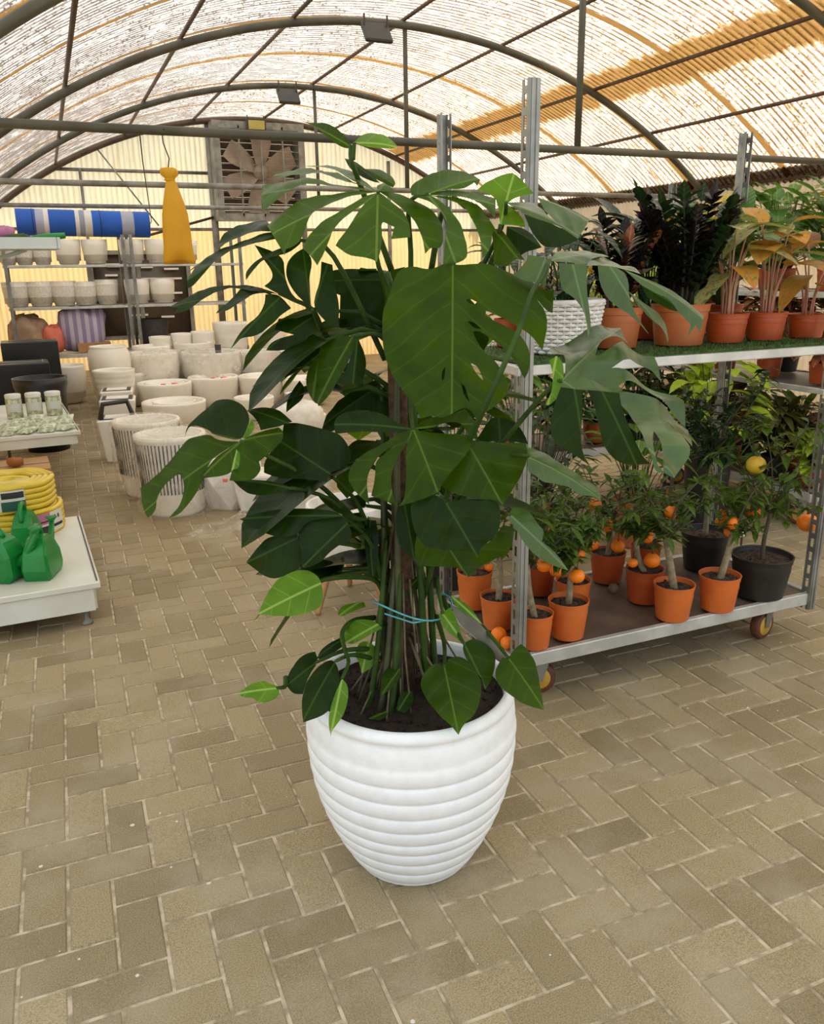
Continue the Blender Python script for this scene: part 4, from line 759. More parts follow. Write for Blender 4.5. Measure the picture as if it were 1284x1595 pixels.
def citrus(x, y, r, h, label, lean=(0, 0), th=.16, tr=.011, can=(0, 0, .26), cr=.15, leaves=110, seed=1, fruit=(), mat='terracotta', leaf='citrus', z=.206, group='potted orange trees on the trolley', name='potted_orange_tree', branch=9, llen=.055, cat='potted tree', fmat='orange'):
    o = thing(name, (x, y, z), label, cat, group); q = random.Random(seed)
    zz = plant_pot(o, x, y, z, r, h, mat)
    b = Vector((x, y, zz - .01)); top = b + Vector((lean[0], lean[1], th)); mid = (b + top) / 2 + Vector((q.uniform(-.012, .012), q.uniform(-.01, .01), 0))
    t = MB(); tp = curve3([tuple(b), tuple(mid), tuple(top)], 5); t.tube(tp, [tr * (1.15 - .3 * i / len(tp)) for i in range(len(tp))], 9); t.build('trunk', M['bark'] if tr > .0085 else M['twig'], o)
    cc = Vector((x + can[0], y + can[1], zz + can[2])); tips = []; t = MB()
    for k in range(branch):
        a = 2 * pi * k / branch + q.uniform(-.4, .4); e = cc + Vector((cos(a) * cr * q.uniform(.5, 1), sin(a) * cr * q.uniform(.4, .8), q.uniform(-.7, .8) * cr)); m_ = top.lerp(e, .5) + Vector((q.uniform(-.02, .02), q.uniform(-.02, .02), .02))
        P_ = curve3([tuple(top - Vector((0, 0, .01))), tuple(m_), tuple(e)], 4); t.tube(P_, [tr * .38 * (1 - .6 * i / len(P_)) for i in range(len(P_))], 5); tips.append(P_)
        for s_ in range(3):
            p0 = Vector(P_[q.randint(2, len(P_) - 1)]); p1 = p0 + Vector((q.uniform(-1, 1), q.uniform(-1, 1), q.uniform(-.5, .8))).normalized() * cr * q.uniform(.25, .5); t.tube([p0, p1], tr * .16, 4); tips.append([tuple(p0), tuple((p0 + p1) / 2), tuple(p1)])
    t.build('branches', M['twig'], o)
    t = MB()
    for k in range(int(leaves * 1.7)):
        P_ = tips[k % len(tips)]; p0 = Vector(P_[q.randint(1, len(P_) - 1)]); d = Vector((q.uniform(-1, 1), q.uniform(-1, 1), q.uniform(-.45, .7))); L_ = llen * q.uniform(.6, 1.25)
        t.blade(p0, d, L_, L_ * .42, q.uniform(.05, .4), n=3, fold=.3, prof='ovate')
    t.build('foliage', M[leaf], o)
    for (p_, d, *fm_) in fruit:
        t = MB(); R = d / 2; t.lathe([(R * sin(pi * k / 12) * (1 if k else 0), R * cos(pi * k / 12) * .93 - (.0035 if k == 0 else 0) * R * 20) for k in range(13)], p_, 20); fr = t.build('fruit', M[fm_[0] if fm_ else fmat], o)
        t = MB(); t.lathe([(0, R * .90), (R * .16, R * .93), (R * .10, R * 1.0), (0, R * 1.02)], p_, 8); t.tube([Vector(p_) + Vector((0, 0, R * .95)), Vector(p_) + Vector((q.uniform(-.01, .01), .004, R * .95 + .025))], .0016, 5); t.build('stalk', M['greenstem'], fr)
    return o
def fr(u, v, Y, dpx): return None
citrus(*(1.371, 2.617, 0.07, 0.149), 'small orange tree in a terracotta pot behind the trolley leg, nearest the big plant', th=.20, can=(0, 0, .34), seed=1, fruit=[((1.424, 2.6, 0.362), .034)], leaves=70)
citrus(*(1.36, 2.41, 0.067, 0.125), 'orange tree in a terracotta pot just left of the front trolley post', lean=(.005, .01), th=.17, can=(.02, 0, .32), seed=2, leaves=70)
citrus(*(1.396, 2.22, 0.063, 0.127), 'front orange tree with a bare crooked stem, just right of the near trolley post', lean=(-.03, .01), th=.20, tr=.010, can=(.02, .02, .33), seed=3, leaves=110, fruit=[((1.477, 2.3, 0.463), .054)])
citrus(*(1.544, 2.24, 0.072, 0.141), 'terracotta potted orange tree with one orange low on its stem, front row', lean=(.006, 0), th=.15, can=(.0, .02, .27), seed=4, leaves=150, fruit=[((1.559, 2.22, 0.437), .055), ((1.589, 2.26, 0.504), .050), ((1.554, 2.27, 0.548), .044)])
citrus(*(1.698, 2.44, 0.069, 0.12), 'terracotta potted orange tree half hidden behind the front row, with two oranges on its rim', lean=(0, .01), th=.13, can=(-.02, .02, .26), seed=5, leaves=120, fruit=[((1.581, 2.38, 0.4), .052), ((1.593, 2.45, 0.535), .038)])
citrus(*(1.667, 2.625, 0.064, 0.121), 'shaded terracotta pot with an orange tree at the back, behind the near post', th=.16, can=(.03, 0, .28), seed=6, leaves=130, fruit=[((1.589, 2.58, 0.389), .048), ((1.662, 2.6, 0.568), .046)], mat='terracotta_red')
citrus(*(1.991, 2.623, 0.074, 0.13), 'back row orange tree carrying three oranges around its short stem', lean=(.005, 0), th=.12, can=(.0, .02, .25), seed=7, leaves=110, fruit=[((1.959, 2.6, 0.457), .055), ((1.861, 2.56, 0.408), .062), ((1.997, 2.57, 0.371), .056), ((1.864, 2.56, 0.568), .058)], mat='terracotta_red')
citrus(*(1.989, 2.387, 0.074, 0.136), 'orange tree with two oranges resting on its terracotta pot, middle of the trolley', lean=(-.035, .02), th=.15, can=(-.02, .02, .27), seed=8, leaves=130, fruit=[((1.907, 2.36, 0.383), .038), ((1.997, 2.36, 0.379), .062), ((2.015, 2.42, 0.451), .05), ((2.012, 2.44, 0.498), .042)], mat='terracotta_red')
citrus(*(1.979, 2.208, 0.075, 0.138), 'foremost orange tree with a thick pale leaning stem, near the front rail', lean=(-.045, .01), th=.20, tr=.013, can=(-.02, .03, .31), seed=9, leaves=120, fruit=[((2.019, 2.3, 0.583), .052)])
citrus(*(2.19, 2.205, 0.077, 0.14), 'orange tree with a stem leaning right and a cluster of oranges at its top', lean=(.045, .0), th=.19, tr=.012, can=(.06, .02, .28), seed=10, leaves=110, fruit=[((2.216, 2.2, 0.544), .054), ((2.245, 2.23, 0.497), .05), ((2.235, 2.27, 0.525), .046), ((2.268, 2.3, 0.543), .042)])
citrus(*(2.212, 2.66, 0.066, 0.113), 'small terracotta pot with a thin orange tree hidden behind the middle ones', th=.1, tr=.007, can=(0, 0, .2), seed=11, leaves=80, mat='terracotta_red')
citrus(*(2.457, 2.577, 0.103, 0.166), 'tall dark citrus tree in a black pot at the back of the trolley', th=.34, tr=.010, can=(.0, -.02, .50), cr=.21, seed=12, leaves=260, mat='black_pot', leaf='citrus_dark', branch=13, llen=.06, group='citrus trees in black pots')
citrus(*(2.438, 2.246, 0.116, 0.167), 'citrus tree with a thin brown stem in the big black pot at the right end', lean=(.02, 0), th=.20, tr=.008, can=(.0, .02, .36), cr=.22, seed=13, leaves=170, mat='black_pot', leaf='citrus', branch=12, llen=.06, group='citrus trees in black pots', fruit=[((2.357, 2.24, 0.557), .056), ((2.662, 2.25, 0.47), .080), ((2.327, 2.22, 0.746), .072, 'lemon')])
def loose(p_, d, mat, label, name='loose_orange', cat='fruit'):
    t = MB(); R = d / 2; t.lathe([(R * sin(pi * k / 14), R * cos(pi * k / 14) * .95 - (.002 if k == 0 else 0)) for k in range(15)], p_, 22); t.build(name, M[mat], label=label, cat=cat, group='fallen oranges')
loose((1.30100, 2.30, .207 + .027), .056, 'orange', 'fallen orange on the trolley deck left of the near post')
loose((1.30000, 2.24, .207 + .022), .046, 'orange', 'smaller fallen orange tucked against the near trolley post')
loose((1.92764, 2.49096, .207 + .021), .044, 'old_fruit', 'dull brown old fruit lying on the bare middle of the deck')
# little black tag standing in the back black pot
tg = thing('plant_tag', (2.593, 2.5, 0.306), 'small black printed plant tag standing between the two black pots', 'tag')
b = Vector((2.584, 2.5, 0.371)); t = MB(); t.box(b, (.044, .004, .052), rz=.1); t.box(b - Vector((0, 0, .08)), (.008, .003, .11)); t.build('card', M['black_pot'], tg, smooth=False)
t = MB(); q = random.Random(3)
for k in range(9): t.box(b + Vector((-.013 + .013 * (k % 3), -.003, .018 - .011 * (k // 3))), (.007, .001, .006))
t.box(b + Vector((.0, -.003, -.018)), (.026, .001, .010)); t.build('print', M['paper'], tg, smooth=False)

# ---------------------------------------------------------------- upper shelf
ZS = 1.183
def upot(a, label, mat, name, cat, group=None, soil='soil_dry', fill=.88):
    x, y, r, h = a; o = thing(name, (x, y, ZS), label, cat, group); zz = plant_pot(o, x, y, ZS, r, h, mat, soil, taper=.80, lip=.17, fill=fill); return o, Vector((x, y, zz)), r
def aglaonema(a, label, leafs, pot='terracotta_red', seed=0, lm=('aglao_orange', 'aglao_green')):
    o, b, r = upot(a, label, pot, 'aglaonema_plant', 'potted plant', 'aglaonema plants on the upper shelf'); q = random.Random(seed); 
    for k, (tip_u, L_, Wd, el) in enumerate(leafs):
        an = radians(tip_u); s0 = b + Vector((cos(an) * .018, sin(an) * .018, -.01)); rad = r * q.uniform(.5, 1.0); hh = el + .02
        s1 = b + Vector((cos(an) * rad, sin(an) * rad, hh)); P_ = curve3([tuple(s0), tuple((s0 + s1) / 2 + Vector((-cos(an) * .012, -sin(an) * .012, .01))), tuple(s1)], 4)
        t = MB(); t.blade(s1, (cos(an), sin(an), q.uniform(.9, 1.6) if sin(an) > -.1 else q.uniform(-.15, .35)), L_ * 1.08, Wd * 1.15, q.uniform(.25, .6), n=8, fold=q.uniform(.1, .3), prof='ovate'); lf = t.build('leaf', M[lm[k % len(lm)]], o)
        t = MB(); t.tube(P_, [.0042 * (1 - .4 * i / len(P_)) for i in range(len(P_))], 7); t.build('petiole', M['pinkstem'], lf)
    return o
A1 = [(-70, .19, .095, .20), (-20, .17, .085, .23), (200, .18, .085, .13), (120, .18, .08, .24), (60, .17, .08, .26), (-110, .15, .075, .15), (10, .14, .07, .10), (160, .17, .08, .22), (-45, .18, .10, .29), (90, .19, .09, .20), (230, .17, .09, .27)]
aglaonema((2.248, 2.35, 0.077, 0.106), 'patterned lime and pink plant with red stems in a terracotta pot, left of its twin', A1, seed=1, lm=('aglao_green', 'aglao_orange'))
A2 = [(-80, .20, .11, .21), (-30, .19, .10, .19), (215, .19, .10, .22), (150, .18, .09, .27), (80, .18, .09, .29), (0, .20, .09, .17), (250, .17, .10, .25), (35, .18, .09, .24), (-60, .19, .11, .30), (110, .19, .10, .20), (270, .18, .10, .15), (190, .19, .10, .30)]
aglaonema((2.434, 2.35, 0.077, 0.104), 'orange leaved plant with pale pink stems in the middle terracotta pot of the upper shelf', A2, seed=2)
A3 = [(-60, .17, .09, .12), (0, .16, .08, .14), (200, .19, .08, .13), (100, .15, .07, .16), (250, .15, .07, .09), (-80, .17, .09, .2), (170, .17, .09, .22), (60, .17, .08, .22)]
aglaonema((2.642, 2.35, 0.073, 0.09), 'low patterned plant in the smaller terracotta pot at the right end of the shelf', A3, seed=3, lm=('aglao_orange', 'redleaf'))
def raven(a, label, mat, lm, stems, seed, pot, spread=.10, hmin=.22, hmax=.34, ll=.062, lw=.028, name='zz_plant'):
    o, b, r = upot(a, label, pot, name, 'potted plant', 'dark zz plants on the upper shelf'); q = random.Random(seed)
    for k in range(stems):
        an = 2 * pi * k / stems + q.uniform(-.3, .3); h = q.uniform(hmin, hmax); sp_ = spread * q.uniform(.4, 1.1); s0 = b + Vector((cos(an) * .03, sin(an) * .03, -.01)); s1 = s0 + Vector((cos(an) * sp_, sin(an) * sp_ * .7, h))
        P_ = curve3([tuple(s0), tuple((s0 + s1) / 2 + Vector((-cos(an) * .015, 0, .02))), tuple(s1)], 6); t = MB(); t.tube(P_, [.006 * (1 - .7 * i / len(P_)) for i in range(len(P_))], 6)
        for i in range(3, len(P_)):
            for s_ in (-1, 1):
                d = Vector((cos(an + s_ * 1.4) , sin(an + s_ * 1.4), .75)); L_ = ll * (1.1 - .3 * i / len(P_)) * q.uniform(.85, 1.2); t.blade(P_[i], d, L_, lw * q.uniform(.9, 1.2), .15, n=3, fold=.25)
        t.blade(P_[-1], s1 - s0, ll * .9, lw, .05, n=3); t.build('stem', M[lm[k % len(lm)]], o)
    return o
raven((2.043, 2.36, 0.102, 0.144), 'tall blackish zz plant in the largest pale terracotta pot', 'raven', ('raven', 'raven', 'raven_green'), 22, 5, 'terracotta_big', spread=.17, hmin=.22, hmax=.38, ll=.082, lw=.040)
raven((1.798, 2.4, 0.093, 0.139), 'purple black plant in the pale terracotta pot behind the drooping leaf', 'raven', ('raven', 'redleaf', 'raven'), 14, 6, 'terracotta_big', spread=.11, hmin=.16, hmax=.31, ll=.075, lw=.036)
def bush(x, y, z, r, h, label, lm, n, seed, pot='terracotta_red', spread=.16, height=.25, L_=.10, Wd=.04, droop=.4, stem='greenstem', prof='ovate', name='potted_foliage_plant', cat='potted plant', group=None, low=.15, potless=False):
    o = thing(name, (x, y, z), label, cat, group); q = random.Random(seed)
    zz = plant_pot(o, x, y, z, r, h, pot, taper=.8) if not potless else z
    b = Vector((x, y, zz)); t = MB(); s = MB()
    for k in range(n):
        an = q.uniform(0, 6.28); u = q.random(); hh = height * (low + (1 - low) * q.random()); rad = spread * sqrt(u); e = b + Vector((cos(an) * rad, sin(an) * rad, hh)); s0 = b + Vector((cos(an) * r * .3, sin(an) * r * .3, -.005))
        if k % 2 == 0: s.tube([s0, (s0 + e) / 2 + Vector((-cos(an) * .01, -sin(an) * .01, .015)), e], [.0035, .003, .002], 5)
        l_ = L_ * q.uniform(.7, 1.2); t.blade(e, (cos(an), sin(an), q.uniform(-.3, .5) if sin(an) < 0 else q.uniform(.3, 1.4)), l_, l_ * Wd / L_, droop * q.uniform(.5, 1.4), n=5, fold=q.uniform(.1, .35), prof=prof)
    s.build('stems', M[stem], o); t.build('foliage', M[lm], o); return o
# back row of the shelf
bush(1.83, 2.66, ZS, .07, .11, 'bright yellow rosette croton at the back of the upper shelf', 'croton', 46, 31, spread=.07, height=.24, L_=.11, Wd=.028, low=.6, prof='lance', group='back row plants on the upper shelf')
bush(2.28, 2.64, ZS, .08, .12, 'yellow and green leafy plant behind the black zz plant', 'croton', 64, 32, spread=.10, height=.34, L_=.13, Wd=.045, low=.5, group='back row plants on the upper shelf')
bush(2.12, 2.63, ZS, .07, .11, 'mid green plant hidden behind the largest terracotta pot', 'raven_green', 60, 33, spread=.15, height=.34, L_=.20, Wd=.075, low=.4, group='back row plants on the upper shelf')
bush(2.50, 2.64, ZS, .08, .12, 'upright broad green plant at the back right of the shelf', 'broad', 34, 34, spread=.10, height=.30, L_=.26, Wd=.10, droop=.25, low=.5, group='back row plants on the upper shelf')
bush(1.52, 2.64, ZS, .06, .10, 'small lance leaved plant beside the wicker basket', 'raven_green', 40, 35, spread=.10, height=.26, L_=.11, Wd=.04, low=.3, group='back row plants on the upper shelf')
# two dark conifer like spikes
o = thing('spiky_plant', (1.66, 2.60, ZS), 'thin dark spiky twin plant at the back, behind the drooping pale leaf', 'potted plant'); zz = plant_pot(o, 1.66, 2.60, ZS, .055, .10, 'black_pot')
q = random.Random(9)
for dx, top in ((-.03, 1.64), (.045, 1.665), (.0, 1.58)):
    t = MB(); t.tube([(1.66 + dx * .3, 2.60, zz - .01), (1.66 + dx, 2.60, top)], [.004, .0015], 5); n = 60
    for k in range(n):
        u = .25 + .75 * k / n; z = zz + (top - zz) * u; a = k * 2.4; t.blade((1.66 + dx * (.3 + .7 * u), 2.60, z), (cos(a), sin(a), 1.1), .030 * (1.25 - u * .8), .009, .0, n=2, fold=.2, prof='lance')
    t.build('spike', M['raven_green'], o)
# white wicker basket with a red flowering plant
bx, by, br, bh = 1.555, 2.36, .128, .165
o = thing('wicker_basket', (bx, by, ZS), 'white woven wicker basket at the left end of the upper shelf', 'basket')
n = 36
for lvl in range(13):
    t = MB(); z = ZS + .008 + lvl * .0125; rr_ = br * (.80 + .20 * lvl / 12); pts = [(bx + (rr_ + .0045 * cos(n / 2 * 2 * pi * k / (n * 3) + lvl * pi)) * cos(2 * pi * k / (n * 3)), by + (rr_ + .0045 * cos(n / 2 * 2 * pi * k / (n * 3) + lvl * pi)) * sin(2 * pi * k / (n * 3)), z) for k in range(n * 3 + 1)]
    if lvl == 0: w_ = MB()
    w_.tube(pts, .0062, 6)
for k in range(n): a = 2 * pi * k / n; w_.tube([(bx + br * .80 * cos(a), by + br * .80 * sin(a), ZS + .004), (bx + br * cos(a), by + br * sin(a), ZS + bh)], .0035, 5)
w_.build('weave', M['wicker'], o); t = MB(); t.lathe([(0, ZS + .003), (br * .78, ZS + .003), (br * .95, ZS + bh * .85), (0, ZS + bh * .85)], (bx, by, 0), 24); t.build('liner', M['soil_dry'], o)
t = MB(); t.tube([(bx + br * 1.01 * cos(2 * pi * k / 40), by + br * 1.01 * sin(2 * pi * k / 40), ZS + bh) for k in range(41)], .009, 7); t.build('rim', M['wicker'], o)
fl_ = bush(bx, by, ZS + bh * .85, .08, .1, 'leafy plant with one red flower growing in the white wicker basket', 'raven_green', 46, 41, spread=.12, height=.24, L_=.09, Wd=.04, potless=True)
t = MB(); p_ = Vector((1.492, 2.3, 1.552)); q = random.Random(2)
for k in range(14): d = Vector((q.uniform(-1, 1), q.uniform(-1, 1), q.uniform(-.3, 1))); t.blade(p_, d, .018, .014, .1, n=3)
t.build('flower', M['red_flower'], fl_)
t = MB(); t.tube([(bx, by, ZS + bh * .85), tuple(p_)], .002, 5); t.build('flower_stalk', M['greenstem'], fl_)

# ---------------------------------------------------------------- second trolley and the plants behind
tr2 = trolley(3.76, 3.17, 1.37, .585, (.22, .80, 1.30), 1.95, 'second plant trolley further back at the right, standing end on', rot90=True)
q = random.Random(77)
k = 0
for z, items in ((.226, [(3.92, 3.32, 'limeplant', 'short lime green plant on the lowest deck of the far trolley', .10, .15), (4.18, 3.36, 'redleaf', 'reddish plant beside it on the lowest deck of the far trolley', .16, .30), (3.93, 3.62, 'olive', 'olive leaved plant further in on the lowest deck of the far trolley', .15, .32), (4.18, 3.70, 'fern', 'fresh green bush at the inner side of the lowest deck of the far trolley', .16, .3), (3.95, 4.0, 'redleaf', 'red brown plant deep in the lowest deck of the far trolley', .16, .34), (4.2, 4.1, 'fern', 'green bush deep in the lowest deck of the far trolley', .16, .34), (3.98, 4.38, 'olive', 'olive plant at the far end of the lowest deck of the far trolley', .16, .34)]),
                 (.806, [(3.92, 3.34, 'redleaf', 'bronze red plant on the middle shelf of the far trolley, front corner', .17, .34), (4.18, 3.40, 'olive', 'olive bronze plant on the middle shelf of the far trolley, outer corner', .17, .34), (3.92, 3.72, 'redleaf', 'copper leaved plant on the middle shelf of the far trolley, second in the row', .17, .36), (3.94, 4.10, 'olive', 'dull green plant on the middle shelf of the far trolley, third in the row', .17, .36), (4.2, 3.85, 'redleaf', 'reddish plant on the outer side of the middle shelf of the far trolley', .17, .34), (3.98, 4.40, 'fern', 'green leafy plant at the far end of the middle shelf of the far trolley', .17, .34)]),
                 (1.306, [(3.92, 3.36, 'broad', 'tall broad leaved green plant on the top shelf of the far trolley, front corner', .17, .42), (4.2, 3.5, 'croton', 'yellow green croton on the top shelf of the far trolley, outer side', .19, .48), (3.94, 3.8, 'broad', 'green broad leaved plant on the top shelf of the far trolley, second in the row', .16, .42), (4.2, 3.95, 'fern', 'light green bush on the top shelf of the far trolley, outer side', .19, .46), (3.96, 4.25, 'croton', 'yellowish croton at the far end of the top shelf of the far trolley', .19, .44)])):
    for (x, y, lm, label, sp_, hh) in items:
        k += 1; big = lm == 'broad'
        bush(x, y, z, .075, .12, label, lm, 64 if big else 140, 100 + k, pot='terracotta_red' if k % 3 else 'black_pot', spread=sp_ * .85, height=hh, L_=.21 if big else .14, Wd=.085 if big else .05, droop=.35, stem='pinkstem' if lm == 'redleaf' else 'greenstem', group='foliage plants on the far trolley')
# third trolley, seen between the first one's posts
tr3 = trolley(2.30, 3.95, 1.37, .585, (.42, 1.02), 1.20, 'low plant bench trolley behind the orange trees, crowded with greenery')
k = 0
for (x, y, z, lm, label, sp_, hh, n) in ((2.42, 4.10, .426, 'fern', 'pale green bush at the left end of the low bench', .17, .38, 70), (2.70, 4.12, .426, 'citrus_dark', 'dark bush on the low bench, second from the left', .18, .36, 80), (2.98, 4.12, .426, 'fern', 'variegated looking bush on the low bench, third from the left', .18, .34, 70), (3.25, 4.10, .426, 'citrus_dark', 'dark bush on the low bench, fourth from the left', .18, .36, 80), (3.50, 4.12, .426, 'olive', 'olive bush at the right end of the low bench', .16, .32, 60),
        (2.44, 4.12, 1.026, 'redleaf', 'bronze plant at the left end of the bench top', .16, .22, 50), (2.72, 4.14, 1.026, 'olive', 'olive plant on the bench top, second from the left', .17, .24, 50), (3.0, 4.12, 1.026, 'limeplant', 'vivid lime plant on the bench top, third from the left', .15, .26, 60), (3.28, 4.12, 1.026, 'limeplant', 'larger vivid lime plant on the bench top, fourth from the left', .16, .30, 70), (3.52, 4.14, 1.026, 'redleaf', 'red leaved plant at the right end of the bench top', .16, .26, 50)):
    k += 1; bush(x, y, z, .08, .13, label, lm, n, 200 + k, pot='terracotta_red' if k % 2 else 'black_pot', spread=sp_, height=hh, L_=.14, Wd=.06, droop=.35, group='plants on the low bench')
o = bush(2.78, 3.45, 0, .12, .26, 'slender plant in a tall terracotta pot on the floor behind the trolley', 'fern', 40, 301, pot='terracotta_big', spread=.18, height=.5, L_=.16, Wd=.07, low=.3)
bush(3.40, 3.60, 0, .14, .52, 'bright lime plant in a tall black pot on the floor by the bench', 'limeplant', 64, 305, pot='black_pot', spread=.20, height=.50, L_=.17, Wd=.10, low=.25)
o = bush(1.62, 3.35, 0, .13, .28, 'dark dense bush on the floor behind the left half of the trolley', 'citrus_dark', 240, 302, pot='black_pot', spread=.26, height=.62, L_=.07, Wd=.028, low=.2)
o = bush(2.15, 3.45, 0, .13, .28, 'twiggy dark bush on the floor behind the middle of the trolley', 'citrus_dark', 200, 303, pot='black_pot', spread=.26, height=.58, L_=.07, Wd=.028, low=.3, stem='twig')

# ================================================================ white pots on the floor at the back
GW = 'white pots set out on the floor'
def lathe_pot(name, x, y, z, prof, mat, label, group=GW, cat='pot', n=40, wob=None, tags=0, tag_a=-1.4):
    o = thing(name, (x, y, z), label, cat, group); t = MB(); t.lathe(prof, (x, y, z), n, wob); t.build('pot_body', M[mat], o)
    R = prof[len(prof) // 2][0]
    return o
def inner(r, h, w, d=.85): return [(r - w * .5, h), (r - w, h - w * .4), (r - w * 1.15, h * (1 - d)), (0, h * (1 - d) - .002)]
def p_ovoid(r, h): return [(0, 0), (r * .60, 0), (r * .66, h * .03), (r * .86, h * .35), (r * .99, h * .68), (r * 1.0, h * .80), (r * .95, h * .90), (r * .88, h * .95), (r * .86, h * .97), (r * .88, h * .99), (r * .86, h)] + inner(r * .86, h, r * .13)
def p_taper(r, h, k=.72): return [(0, 0), (r * k * .95, 0), (r * k, h * .03), (r * (k + (1 - k) * .6), h * .55), (r, h * .97), (r, h)] + inner(r, h, r * .10)
def p_bowl(r, h): return [(0, 0), (r * .70, 0), (r * .80, h * .06), (r * .92, h * .30), (r * .98, h * .65), (r, h * .90), (r, h * .97), (r * .97, h)] + [(r * .90, h), (r * .875, h * .965), (r * .80, h * .35), (0, h * .22)]
def p_round(r, h): return [(0, 0), (r * .55, 0), (r * .68, h * .05), (r * .92, h * .40), (r, h * .70), (r * .97, h * .95), (r * .95, h)] + inner(r * .95, h, r * .08)
def p_ribbed(r, h, n=8):
    p_ = [(0, 0), (r * .62, 0)]
    for k in range(n):
        for u in (.05, .3, .6, .9): q = (k + u) / n; p_.append((r * (.64 + .36 * q ** .7) + r * .022 * sin(pi * u), h * .95 * q))
    return p_ + [(r * 1.01, h * .96), (r * 1.01, h)] + inner(r, h, r * .12)
def potat(fn, name, a, mat, label, **k):
    x, y, r, h = a; return lathe_pot(name, x, y, 0, fn(r, h), mat, label, **k)
def tags(o, a, n=2):
    x, y, r, h = a
    for k in range(n):
        an = -1.75 + .55 * k; t = MB(); R = r * .80; c = Vector((x + R * cos(an), y + R * sin(an), h - .004)); t.box(c, (.075, .05, .022), rz=an, bev=.006); t.build('tag', M['red_tag'], o, smooth=False)
def stack_ring(o, a, k=.74):
    x, y, r, h = a; t = MB(); R = r * k; t.lathe([(R * .7, h * .3), (R * .97, h * .88), (R, h * .98), (R * .95, h * 1.0), (R * .90, h * .96), (R * .62, h * .34)], (x, y, 0), 40); t.build('nested_bowl', M['white_gloss'], o)
potat(p_ovoid, 'ovoid_pot', (0.561, 9.75, 0.226, 0.698), 'white_gloss', 'tall smooth round shouldered white pot behind the ribbed one at the left')
potat(p_ribbed, 'ribbed_pot', (0.561, 9.25, 0.211, 0.489), 'white_gloss', 'white pot with horizontal ribs in front of the tall round shouldered pot at the left')
potat(p_round, 'round_pot', (1.055, 9.95, 0.276, 0.592), 'white_gloss', 'wide pot under wrinkled plastic, second row at the left')
potat(p_round, 'round_pot', (1.083, 10.35, 0.224, 0.633), 'white_gloss', 'white pot directly behind the left plastic covered pot')
potat(p_taper, 'tapered_pot', (1.571, 10.4, 0.225, 0.643), 'white_gloss', 'tall white tapered pot in the back row left of the black stick')
potat(p_round, 'round_pot', (1.699, 9.95, 0.351, 0.566), 'grey_pot', 'broad greyish pot under plastic film in the middle of the second row')
potat(p_taper, 'tapered_pot', (2.239, 9.95, 0.242, 0.543), 'grey_pot', 'pale grey tapered pot in the second row beside the plastic covered one')
for k, (u, v, Y, w_, lab) in enumerate([(249, 525, 10.62, 33, 'first small white pot from the left along the back row'), (282, 520, 10.62, 31, 'second small white pot from the left along the back row'), (315, 517, 10.62, 35, 'third small white pot from the left along the back row'), (462, 548, 10.2, 52, 'white tapered pot seen between the leaves right of the grey tapered pot'), (520, 552, 10.3, 58, 'white tapered pot behind the monstera stems at the back')]):
    potat(p_taper, 'tapered_pot', [(1.221, 10.62, 0.131, 0.712), (1.476, 10.62, 0.124, 0.739), (1.734, 10.62, 0.142, 0.752), (2.807, 10.2, 0.211, 0.498), (3.326, 10.3, 0.242, 0.434)][k], 'white_gloss', lab)
for k, lab in enumerate(['ribbed white pot of the tall back pair, left of the drooping leaf tip', 'ribbed white pot of the tall back pair, half behind the drooping leaves']):
    potat(p_ribbed, 'ribbed_pot', [(2.109, 10.75, 0.216, 0.843), (2.616, 10.75, 0.211, 0.752)][k], 'white_gloss', lab)
BW = [(0.886, 9.434, 0.352, 0.363), (1.075, 9.565, 0.291, 0.315), (1.622, 9.459, 0.28, 0.333), (2.163, 9.367, 0.276, 0.323), (2.571, 9.032, 0.261, 0.305)]
BW[0] = (BW[0][0] - .12, 10.05, BW[0][2], BW[0][3] + .02); BW[1] = (BW[1][0], 9.35, BW[1][2], BW[1][3])
for k, lab in enumerate(['wide low white bowl with an upright coral strip, at the left of the bowl row', 'white low bowl with coral tags, first in front of the coral strip', 'white low bowl with coral tags in the middle of the row', 'white low bowl with coral tags at the right, by the leaf edge', 'white low bowl of the same row mostly behind the monstera leaves']):
    o = potat(p_bowl, 'low_bowl', BW[k], 'white_gloss', lab, group='low white bowls with coral tags')
    if k: stack_ring(o, BW[k]); tags(o, BW[k])
    else: x, y, r, h = BW[k]; t = MB(); t.box((x - r * .93, y - r * .35, h - .06), (.05, .05, .20), bev=.01); t.build('tag', M['red_tag'], o, smooth=False)
for k, lab in enumerate(['wide flat bowl with a smaller rim nested in it, in front of the tagged bowls', 'flat bowl with a dark gap under its nested rim, right of the drooping leaf', 'flat white bowl hidden behind the lower left leaves']):
    a = [(1.039, 8.408, 0.31, 0.241), (1.831, 8.379, 0.204, 0.227), (1.999, 7.042, 0.172, 0.234)][k]; o = potat(p_bowl, 'low_bowl', a, 'white_gloss', lab, group='flat nested bowls'); stack_ring(o, a, .68)
# square tapered pots with black handles
def square_pot(x, y, s, h, label, handle=True, rz=-.12):
    o = thing('square_pot', (x, y, 0), label, 'pot', 'square white pots in a row'); t = MB(); 
    t.box((x, y, h / 2), (s, s, h), rz=rz, bev=.012, taper=.72); t.build('pot_body', M['white_gloss'], o, smooth=False)
    t = MB(); t.box((x, y, h + .001), (s * .86, s * .86, .004), rz=rz); t.build('liner', M['stick'], o, smooth=False); t = MB(); t.box((x, y, h + .004), (s * .62, s * .62, .006), rz=rz); t.build('nested_rim', M['white_gloss'], o, smooth=False)
    if handle:
        t = MB(); P_ = [Vector((x, y, 0)) + Matrix.Rotation(rz, 3, 'Z') @ Vector(v) for v in ((-s * .40, -s * .38, h), (-s * .30, -s * .30, h + .12), (s * .30, -s * .18, h + .13), (s * .44, -s * .25, h))]
        t.tube(P_, .020, 4); t.build('handle', M['stick'], o, smooth=False)
